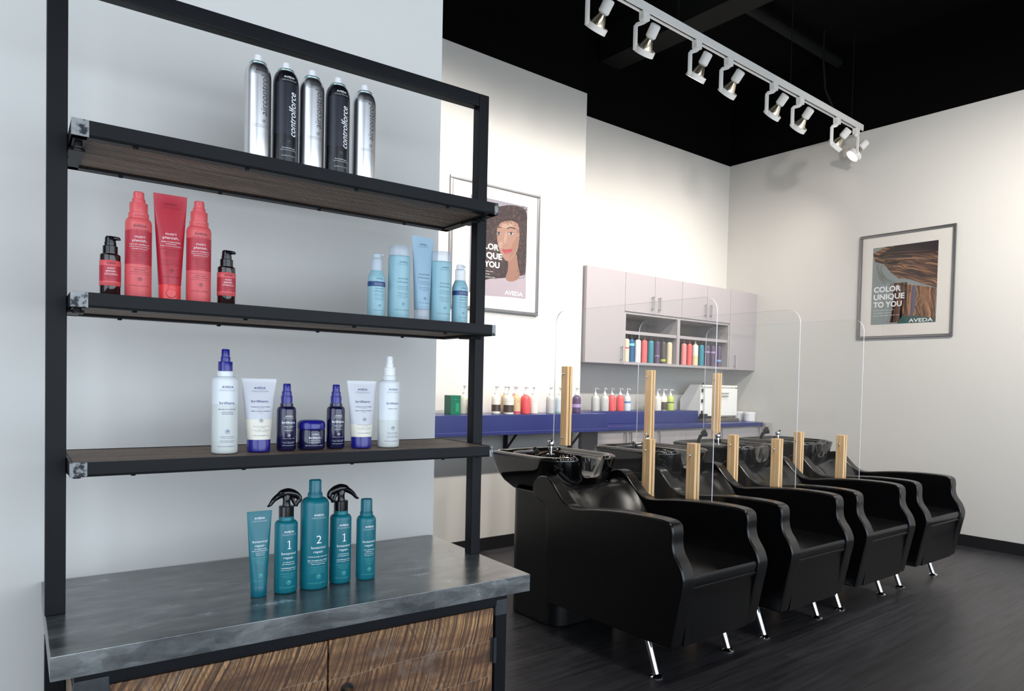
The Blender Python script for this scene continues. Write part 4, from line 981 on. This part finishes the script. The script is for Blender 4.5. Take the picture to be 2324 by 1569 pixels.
cg = thing('product_carton', 'two shade green carton at the left end of the long ledge', 'carton', (2.80, 4.50, lgz))
m = MB().box((-.042, -.035, 0), (.042, .055, .141)); lettering(m, lambda x, z: (x, -.0353, z), [('AVEDA', .11, .005, .03, 1)]); m.box((.0, -.0354, .02), (.03, -.0351, .085), 2)
m.build('carton_box', [GRN, INKT, c_('light_green_print', (40,140,100))], cg)
nz_ = 1.1035; ngp = 'pump bottles on the raised counter ledge'
for x, y, r, col, band, lab in (
    (4.640, 4.93, .038, SIL, None, 'silver grey pump bottle, first on the raised ledge'),
    (4.735, 4.90, .041, SIL, None, 'silver grey pump bottle left of the coral pair'),
    (4.860, 4.93, .038, CORB, None, 'coral pump bottle beside the silver grey pair'),
    (4.955, 4.91, .040, CORB, None, 'coral pump bottle left of the blue striped one'),
    (5.062, 4.92, .037, LSKY, [(.075, .092, STB)], 'icy blue pump bottle with a darker blue stripe'),
    (5.440, 4.98, .036, IVORY, None, 'ivory pump bottle behind the middle pine board'),
    (5.488, 4.90, .038, IVORY, None, 'ivory pump bottle just right of the middle pine board'),
    (5.580, 4.90, .038, IVORY, [(.006, .088, BRN)], 'ivory pump bottle with a brown label near the lime one'),
    (5.590, 5.00, .036, LIME, None, 'lime pump bottle behind the brown labelled bottle'),
    (5.685, 4.90, .038, LIME, [(.078, .088, CHAR)], 'lime pump bottle with a dark stripe beside the towel cabinet')):
    pump_bottle(lab, ngp, x*.982, y*.982, nz_, r*.982, col, WHITEP, band, random.uniform(-.3, .3))

# ------------------------------------------------------------------ framed posters
def flat_poly(m, pts, lay, s, P): m.add([P(x, y, lay) for x, y in pts], [tuple(range(len(pts)))], s)
def poster(name, label, P, w, h, pic, art, dim=1., thick=.022):
    """P(x, y, d): board coordinates to world, d = distance off the wall"""
    root = thing(name, label, 'framed poster', P(w/2, h/2, 0), 0, 'framed posters')
    o0 = Vector(P(w/2, h/2, 0))
    def Q(x, y, d): return tuple(Vector(P(x, y, d))-o0)
    def bx(m, x0, x1, y0, y1, d0, d1, s=0):
        a, b = Q(x0, y0, d0), Q(x1, y1, d1); m.box(tuple(min(p, q) for p, q in zip(a, b)), tuple(max(p, q) for p, q in zip(a, b)), s); return m
    f = .026
    fm = MB()
    for x0, x1, y0, y1 in ((0, w, 0, f), (0, w, h-f, h), (0, f, f, h-f), (w-f, w, f, h-f)): bx(fm, x0, x1, y0, y1, .001, thick)
    fm.build('frame', ALUF, root, bevel=.004)
    bx(MB(), f, w-f, f, h-f, .002, .010).build('mat_board', MATB, root)
    am = MB(); slots = []
    def S(c, r=.6):
        if not isinstance(c, tuple):
            if c not in slots: slots.append(c)
            return slots.index(c)
        k = 'print_%d_%d_%d' % c; mm = mat(k, tuple(int(v*dim) for v in c), r, 0, .03, 80)
        if mm not in slots: slots.append(mm)
        return slots.index(mm)
    x0, x1, y0, y1 = pic
    def A(x, y, lay): return Q(x0+(x1-x0)*x, y0+(y1-y0)*y, .0102+.00003*lay)
    art(am, A, S); am.build('print', slots, root, recalc=False, sharp=False)
    bx(MB(), f, w-f, f, h-f, .0165, .0175).build('glass', GLASS, root)
def words(m, A, s, txt, x, y, cap, ln, lay, bold=.03):
    vs, fs = text2d(txt, cap, ln, bold, res=3); x0 = min(v[0] for v in vs)
    m.add([A(x+(vx-x0), y+vy, lay) for vx, vy in vs], fs, s)
def ell(cx, cy, rx, ry, n=18, a=0.): return [(cx+rx*math.cos(2*PI*k/n)*math.cos(a)-ry*math.sin(2*PI*k/n)*math.sin(a), cy+rx*math.cos(2*PI*k/n)*math.sin(a)+ry*math.sin(2*PI*k/n)*math.cos(a)) for k in range(n)]
def slogan(m, A, s, x, ytop, step, cap, k):
    for i, (t, l) in enumerate((('COLOR', .43), ('UNIQUE', .49), ('TO YOU', .45))): words(m, A, s, t, x, ytop-i*step, cap, l*k, 60)
def art_woman(m, A, S):
    rnd = random.Random(5)
    def C(x, y):   # measured print position to 0..1
        top = 385-(800-x)*.207; bot = 1318-(800-x)*.085; return ((x-185)/615, (bot-y)/(bot-top))
    flat_poly(m, [(0,0),(1,0),(1,1),(0,1)], 0, S((186,180,196)), A)
    def curl(cx, cy, r, lay, s):
        a0 = rnd.uniform(0, 2*PI); sw = rnd.uniform(1.6, 4.); n = 7; w = r*rnd.uniform(.28, .5); e = rnd.uniform(.6, 1.)
        o = []; i = []
        for k in range(n+1):
            a = a0+sw*k/n; ww = w*math.sin(PI*(.12+.76*k/n))
            for rr, q in ((r+ww*.5, o), (r-ww*.5, i)): q.append(A(min(.999, max(.001, cx+rr*math.cos(a))), min(.999, max(.001, cy+rr*e*.78*math.sin(a))), lay))
        m.add(o+i, [(k, k+1, n+2+k, n+1+k) for k in range(n)], s)
    hair = [S(c) for c in ((58,40,44),(82,56,56),(106,74,72),(44,32,38),(136,100,96))]
    flat_poly(m, [C(*p) for p in smooth([(250,620),(300,470),(390,400),(520,372),(620,362),(740,385),(799,440),(799,600),(799,1000),(775,1130),(700,1150),(560,1130),(430,1170),(330,1150),(270,1000),(240,800)], 2)], 1, hair[0], A)
    for k in range(1500):
        a = rnd.random(); 
        x = rnd.uniform(240, 796); y = rnd.uniform(372, 1150)
        if 480 < x < 690 and 560 < y < 930: continue
        if y > 1070 and (x > 380 or rnd.random() < .5): continue
        cx, cy = C(x, y); r = rnd.uniform(.008, .02)
        curl(cx, cy, r*1.15, 2+(k % 4), rnd.choice(hair))
    skin, sk2, sk3 = S((206,158,138)), S((192,140,120)), S((224,184,166))
    top = S((226,210,224)); top2 = S((206,188,208))
    flat_poly(m, [C(*p) for p in [(200,1290),(200,1210),(300,1150),(400,1120),(540,1110),(700,1090),(796,1070),(797,1312)]], 8, top, A)
    flat_poly(m, [C(*p) for p in [(205,1285),(260,1180),(330,1150),(300,1285)]], 9, top2, A)
    flat_poly(m, [C(*p) for p in smooth([(590,900),(690,840),(700,960),(735,1080),(700,1130),(620,1150),(560,1120),(600,1020)], 2)], 10, sk2, A)
    for k in range(120):
        x = rnd.choice((rnd.gauss(750, 28), rnd.gauss(470, 55))); y = rnd.uniform(880, 1110); x = min(790, max(330, x)); cx, cy = C(x, y)
        curl(min(.98, cx), cy, rnd.uniform(.009,.02), 11+(k % 3), rnd.choice(hair))
    face = smooth([(466,600),(466,690),(478,770),(505,850),(540,905),(578,938),(612,932),(655,895),(695,830),(712,750),(716,670),(712,600),(690,545),(620,520),(540,530),(490,555)], 2)
    flat_poly(m, [C(*p) for p in face], 15, skin, A)
    flat_poly(m, [C(*p) for p in smooth([(640,740),(700,690),(700,770),(680,830),(640,880),(600,925),(620,840)], 2)], 16, sk2, A)
    flat_poly(m, [C(*p) for p in ell(510, 770, 26, 34)], 16, sk3, A); flat_poly(m, [C(*p) for p in ell(575, 575, 60, 24)], 16, sk3, A)
    flat_poly(m, [C(*p) for p in ell(560, 700, 15, 60, 18, .12)], 17, sk3, A)
    dk, br, wh, lip, lip2 = S((40,30,36)), S((70,48,46)), S((232,226,228)), S((206,74,92)), S((226,120,132))
    for ex, ey, w in ((487, 655, 27), (620, 655, 34)):
        flat_poly(m, [C(*p) for p in ell(ex, ey, w*1.12, 19)], 18, sk2, A)
        flat_poly(m, [C(*p) for p in [(ex-w, ey+4), (ex-w*.4, ey-13), (ex+w*.3, ey-15), (ex+w, ey-2), (ex+w*.4, ey+13), (ex-w*.4, ey+14)]], 19, wh, A)
        flat_poly(m, [C(*p) for p in ell(ex, ey-1, 13, 15)], 20, S((96,92,112)), A); flat_poly(m, [C(*p) for p in ell(ex, ey-1, 7, 8)], 21, dk, A)
        flat_poly(m, [C(*p) for p in [(ex-w*1.1, ey+2), (ex-w*.4, ey-15), (ex+w*.3, ey-17), (ex+w*1.15, ey-3), (ex+w*.3, ey-11), (ex-w*.4, ey-9)]], 22, dk, A)
    flat_poly(m, [C(*p) for p in [(458,598),(480,583),(512,592),(512,600),(480,594)]], 22, br, A)
    flat_poly(m, [C(*p) for p in [(572,600),(610,585),(662,598),(680,615),(655,608),(610,597),(575,610)]], 22, br, A)
    flat_poly(m, [C(*p) for p in [(516,765),(530,778),(555,782),(575,772),(585,755),(578,778),(555,790),(528,786)]], 22, sk2, A)
    flat_poly(m, [C(*p) for p in smooth([(520,812),(548,815),(566,820),(590,814),(645,808),(620,848),(582,866),(548,856)], 1)], 23, lip, A)
    flat_poly(m, [C(*p) for p in smooth([(538,838),(575,846),(618,832),(600,852),(575,858)], 1)], 24, lip2, A)
    for k in range(260):   # fringe and sides over the face edge
        t = rnd.random()
        x, y = rnd.choice(((rnd.uniform(440, 720), rnd.gauss(515, 26)), (rnd.gauss(725, 16), rnd.uniform(540, 960)), (rnd.gauss(448, 10), rnd.uniform(560, 800))))
        cx, cy = C(min(792, x), y); curl(min(.98, cx), cy, rnd.uniform(.009,.022), 26+(k % 4), rnd.choice(hair))
    W = S(INKW)
    slogan(m, A, W, .045, .505, .092, .062, 1.04); words(m, A, W, 'AVEDA', .615, .045, .045, .33, 60, .02)
    for i, l in enumerate((.36, .30, .40)): words(m, A, W, 'ask your stylist about custom color', .045, .245-i*.03, .012, l, 60, 0)
def streak_mat(name, rot, stops, f=(3., 3., 46.)):
    mm, nt, b = new_mat(name); L = nt.links
    co = node(nt, 'ShaderNodeTexCoord'); nz = node(nt, 'ShaderNodeTexNoise', in_Scale=4., in_Detail=2.); L.new(co.outputs['Object'], nz.inputs['Vector'])
    ad = node(nt, 'ShaderNodeVectorMath', operation='MULTIPLY_ADD'); L.new(nz.outputs[1], ad.inputs[0]); ad.inputs[1].default_value = (.12, .12, .12); L.new(co.outputs['Object'], ad.inputs[2])
    mp = node(nt, 'ShaderNodeMapping'); mp.inputs['Rotation'].default_value = rot; L.new(ad.outputs[0], mp.inputs[0])
    m2 = node(nt, 'ShaderNodeMapping'); m2.inputs['Scale'].default_value = f; L.new(mp.outputs[0], m2.inputs[0])
    n = node(nt, 'ShaderNodeTexNoise', in_Scale=1., in_Detail=6., in_Roughness=.62); L.new(m2.outputs[0], n.inputs['Vector'])
    r = ramp(nt, stops); L.new(n.outputs[0], r.inputs[0]); L.new(r.outputs[0], b.inputs['Base Color']); b.inputs['Roughness'].default_value = .6
    return mm
def art_hair(m, A, S):
    rnd = random.Random(11)
    flat_poly(m, [(0,0),(1,0),(1,1),(0,1)], 0, S((156,168,168)), A)
    pal = [S(c) for c in ((52,34,32),(78,52,44),(112,76,56),(150,108,74),(186,142,100),(210,170,128),(64,44,46),(96,74,72))]
    dark = S((40,28,30)); skin = S((188,134,104)); teal = S((44,96,92))
    cl = lambda p: (min(.999, max(.001, p[0])), min(.999, max(.001, p[1])))
    flat_poly(m, [cl(p) for p in [(0,.93),(.2,1),(1,1),(1,.42),(.8,.48),(.6,.55),(.42,.58),(.3,.66),(.18,.78),(.04,.82)]], 1, S(streak_mat('print_hair_sweep', (-.33, 0, 0), [(.34, (28,18,20)), (.47, (70,46,40)), (.57, (134,94,66)), (.69, (206,164,122))])), A)
    flat_poly(m, [cl(p) for p in [(.1,.9),(.35,1),(1,1),(1,.86),(.7,.86),(.5,.80),(.3,.74)]], 2, dark, A)
    def ribbon(p0, p1, p2, w, s, lay):
        pts = []; n = 12
        for k in range(n+1):
            t = k/n; x = (1-t)**2*p0[0]+2*t*(1-t)*p1[0]+t*t*p2[0]; y = (1-t)**2*p0[1]+2*t*(1-t)*p1[1]+t*t*p2[1]; pts.append((x, y, w*math.sin(PI*(.08+.88*t))))
        up = [cl((x, y+ww)) for x, y, ww in pts]; dn = [cl((x, y-ww)) for x, y, ww in pts]
        m.add([A(x, y, lay) for x, y in up]+[A(x, y, lay) for x, y in dn], [(k, k+1, n+2+k, n+1+k) for k in range(n)], s)
    for k in range(26):   # sweep of hair from upper left to the right edge
        q = rnd.random(); y0 = .93-.28*q+rnd.gauss(0, .02); y2 = .88-.42*q+rnd.gauss(0, .03)
        ribbon((.08+.22*q, y0), (.5, y0-.02+.08*rnd.random()), (1.0, y2), rnd.uniform(.002, .007), pal[rnd.choice((0,1,2,2,3,3,4,5,6,7) if .25 < q < .95 else (0,1,6,0,2))], 3+k % 9)
    for k in range(16): ribbon((.02+.2*rnd.random(), .88-.1*rnd.random()), (-.02+.15*rnd.random(), .66), (.12+.25*rnd.random(), .58-.12*rnd.random()), .003, rnd.choice(pal[1:4]+[pal[7]]), 13)
    flat_poly(m, [cl(p) for p in [(.52,.5),(.98,.42),(.99,.0),(.42,.0),(.5,.2)]], 14, S(streak_mat('print_hair_fall', (.12, 0, 0), [(.34, (48,30,26)), (.48, (112,74,52)), (.58, (170,122,86)), (.7, (208,164,126))], (3., 40., 2.2))), A)
    flat_poly(m, [cl(p) for p in smooth([(.60,.40),(.66,.42),(.66,.16),(.63,.10),(.58,.14),(.59,.26)], 2)], 15, skin, A)
    for k in range(12):    # falling strands
        x = rnd.uniform(.6, 1.0); n = 8; w = rnd.uniform(.002, .006); x2 = x+rnd.uniform(-.12, .06); yb = rnd.uniform(.0, .12); yt = rnd.uniform(.36, .52)
        v = [cl((x+(x2-x)*i/n+.02*math.sin(i), yt+(yb-yt)*i/n)) for i in range(n+1)]
        m.add([A(p[0]-w, p[1], 16+k % 8) for p in v]+[A(min(.999, p[0]+w), p[1], 16+k % 8) for p in v], [(i, i+1, n+2+i, n+1+i) for i in range(n)], rnd.choice(pal[1:6]+[pal[3], pal[4]]))
    for k in range(26):
        x = rnd.uniform(.3, .56); n = 6; w = rnd.uniform(.006, .014); x2 = x+rnd.uniform(-.14, .02)
        v = [cl((x+(x2-x)*i/n, .5*(1-i/n)+.02)) for i in range(n+1)]
        m.add([A(p[0]-w, p[1], 25+k % 6) for p in v]+[A(p[0]+w, p[1], 25+k % 6) for p in v], [(i, i+1, n+2+i, n+1+i) for i in range(n)], rnd.choice(pal[0:4]))
    flat_poly(m, [cl(p) for p in [(.42,.0),(.98,.0),(.98,.05),(.7,.09),(.5,.10)]], 32, teal, A)
    flat_poly(m, [cl(p) for p in [(.63,.47),(.70,.46),(.69,.2),(.64,.05),(.62,.05)]], 33, S((110,104,124)), A)
    flat_poly(m, [cl(p) for p in [(0,.5),(.26,.52),(.3,.4),(.34,.2),(.24,0),(0,0)]], 32, S((160,172,172)), A)
    W = S(INKW); slogan(m, A, W, .035, .455, .098, .070, 1.0); words(m, A, W, 'AVEDA', .60, .035, .045, .36, 60, .02)
    for i, l in enumerate((.33, .28, .42)): words(m, A, W, 'ask your stylist about custom color', .04, .185-i*.034, .014, l, 60, 0)
poster('framed_poster', 'silver framed poster of a curly haired person behind the rack post', lambda x, y, d: (2.856+x, YP-d, 1.913+y), .871, 1.006, (.185, .742, .132, .888), art_woman, .72)
poster('framed_poster', 'silver framed poster of swept brown hair on the right wall', lambda x, y, d: (XR-d, 3.486-x, 1.861+y), .885, 1.008, (.130, .735, .135, .880), art_hair, .88)

# ------------------------------------------------------------------ track lighting
ZTK = 3.872
tr = MB(); 
def track_pt(x): return 3.365+(x-3.081)*.0262
X0t, X1t = 2.0, 6.70
for dy, dz0, dz1 in ((-.019, -.004, .018), (.019, -.004, .018)):
    tr.add([(x, track_pt(x)+dy+w, ZTK+z) for x in (X0t, X1t) for w in (-.006, .006) for z in (dz0, dz1)], [(0,1,3,2),(4,6,7,5),(0,4,5,1),(2,3,7,6),(0,2,6,4),(1,5,7,3)], 0)
tr.add([(x, track_pt(x)+w, ZTK+z) for x in (X0t, X1t) for w in (-.025, .025) for z in (.018, .050)], [(0,1,3,2),(4,6,7,5),(0,4,5,1),(2,3,7,6),(0,2,6,4),(1,5,7,3)], 0)
tr.add([(x, track_pt(x)+w, ZTK+z) for x in (X0t, X1t) for w in (-.0125, .0125) for z in (.008, .0175)], [(0,1,3,2),(4,6,7,5),(0,4,5,1),(2,3,7,6),(0,2,6,4),(1,5,7,3)], 1)
tko = tag(tr.build('lighting_track', [WHITEM, PLASB], bevel=0), 'white lighting track crossing the black ceiling to the right wall', 'lighting track')
for x in (2.3, 3.9, 5.4, 6.5): MB().tube([(x, track_pt(x), ZTK+.050), (x, track_pt(x), ZD)], .004, 8).build('suspension_rod', DUCT, tko)
BULB = emit_mat('lit_lamp_face', (255,232,200), 9.)
REFL = mat('lamp_reflector', (210,200,180), .15, .9)
def lamp(x, tilt, turn, label, power=40, spot=True):
    y = track_pt(x)
    root = thing('track_spotlight', label, 'spotlight', (x, y, ZTK), 0, 'white spotlights on the ceiling track')
    MB().box((-.032, -.022, -.060), (.032, .022, -.0045)).lathe([(.014, -.075), (.014, -.055)], 14).build('connector', WHITEM, root, bevel=.003)
    yoke = bpy.data.objects.new('yoke', None)
    # lamp axis: from socket to lens
    ax = Vector((math.sin(turn)*math.sin(tilt)*-1, math.cos(turn)*math.sin(tilt), -math.cos(tilt)))
    side = Vector((math.cos(turn), math.sin(turn), 0))
    ctr = Vector((.050, .045, -.235))
    br = MB(); a0 = Vector((0, 0, -.072)); p1 = ctr-side*.079; top = Vector((p1.x, p1.y, -.082))
    pth = [a0+Vector((0,0,.004)), a0.lerp(top, .85)+Vector((0,0,.003)), top+Vector((0,0,-.006)), top+Vector((0,0,-.022)), p1+Vector((0,0,.02)), p1-Vector((0,0,.006))]
    br.tube(pth, .0155, 10, 0, .42); br.build('bracket', WHITEM, root)
    rg = MB(); rg.lathe([(.064, -.022), (.076, -.022), (.076, .016), (.064, .016), (.064, -.022)], 36, tuple(ctr), axis=tuple(ax), cap=False); rg.build('ring', WHITEM, root)
    bl = MB(); bl.lathe([(.018, -.098), (.022, -.09), (.030, -.075), (.048, -.035), (.0575, -.008), (.0585, .004)], 32, tuple(ctr), axis=tuple(ax), cap=False, m=0)
    bl.lathe([(.0585, .004), (.045, .008), (.02, .011), (.001, .012)], 32, tuple(ctr), axis=tuple(ax), cap=False, m=1); bl.build('bulb', [REFL, BULB], root)
    MB().lathe([(.029, -.182), (.036, -.175), (.036, -.100), (.028, -.090)], 24, tuple(ctr), axis=tuple(ax)).build('socket', WHITEM, root)
    if spot:
        ld = bpy.data.lights.new('spot', 'SPOT'); ld.energy = power; ld.spot_size = math.radians(118); ld.spot_blend = 1.; ld.color = (1., .93, .84); ld.shadow_soft_size = .055
        lo = bpy.data.objects.new('spot_beam', ld); COL.objects.link(lo); lo.parent = root
        lo.location = ctr+ax*.02; lo.rotation_euler = Vector((0,0,-1)).rotation_difference(ax).to_euler()
lamps = ((3.081, .72, .05, 'white track spotlight cut by the upper picture edge'), (3.544, .72, -.1, 'second white spotlight from the picture edge on the track'), (4.119, .62, .1, 'third white spotlight from the picture edge on the track'), (4.513, .78, 0, 'fourth white spotlight, the left of the middle pair'),
  (5.149, .78, 0, 'fifth white spotlight, just past the middle of the track'), (5.566, .80, -.1, 'sixth white spotlight from the picture edge on the track'), (6.222, .8, .15, 'seventh white spotlight, last but one before the wall'), (6.60, .75, .9, 'white spotlight with glowing lens at the wall end'))
POW = (54, 54, 54, 58, 60, 58, 50, 38)
for (x, t, tu, l), pw in zip(lamps, POW): lamp(x, t, tu, l, pw)

# ------------------------------------------------------------------ light
def area(name, loc, rot, sx, sy, e, col):
    ld = bpy.data.lights.new(name, 'AREA'); ld.shape = 'RECTANGLE'; ld.size = sx; ld.size_y = sy; ld.energy = e; ld.color = col
    o = bpy.data.objects.new(name, ld); COL.objects.link(o); o.location = loc; o.rotation_euler = rot; return o
def beam(x, y, z, tx, ty, tz, e, ang=95):
    ld = bpy.data.lights.new('unseen_ceiling_spot', 'SPOT'); ld.energy = e; ld.spot_size = math.radians(ang); ld.spot_blend = 1.; ld.color = (1., .94, .86); ld.shadow_soft_size = .06
    o = bpy.data.objects.new('unseen_ceiling_spot', ld); COL.objects.link(o); o.location = (x, y, z)
    o.rotation_euler = Vector((0,0,-1)).rotation_difference(Vector((tx-x, ty-y, tz-z)).normalized()).to_euler()
for x in (2.15, 2.6): beam(x, track_pt(x)+.05, 3.63, x, 4.70, 2.16, 54, 118)     # the same track further left
for x in (1.9, 2.4, 2.9, 3.4, 4.0, 4.6): beam(x, 1.4, 3.78, x+.25, 4.7, .50, 115)   # second row over the aisle
for x, y, ty in ((4.9, 1.3, 3.0), (4.9, .2, 1.3), (4.9, -.9, .4)): beam(x, y, 3.78, 6.8, ty, 1.2, 190, 128)  # added fill spots with no known fixture, brightening the right wall
area('daylight_side', (XL-.15, -.55, 1.75), (0, math.radians(-90), 0), 2.5, 3.2, 85, (.78, .89, 1.))
area('daylight_window', ((XL+XR)/2, YF-.25, 1.7), (math.radians(90), 0, 0), 7.6, 2.6, 255, (.80, .90, 1.))
w = bpy.data.worlds.new('world'); SC.world = w; w.use_nodes = True; nt = w.node_tree
sky = nt.nodes.new('ShaderNodeTexSky'); sky.sky_type = 'HOSEK_WILKIE'; sky.sun_direction = (.3, .5, .8); sky.turbidity = 5
nt.links.new(sky.outputs[0], nt.nodes['Background'].inputs[0]); nt.nodes['Background'].inputs[1].default_value = .5

SC.view_settings.view_transform = 'Standard'; SC.view_settings.look = 'None'; SC.view_settings.gamma = 1; SC.view_settings.use_curve_mapping = False
SC.view_settings.exposure = 0.
cy = SC.cycles
cy.use_denoising = True; cy.use_adaptive_sampling = True; cy.adaptive_threshold = .03; cy.max_bounces = 6; cy.diffuse_bounces = 4; cy.glossy_bounces = 3; cy.transparent_max_bounces = 24; cy.transmission_bounces = 4
cy.caustics_reflective = False; cy.caustics_refractive = False; cy.sample_clamp_indirect = 4.
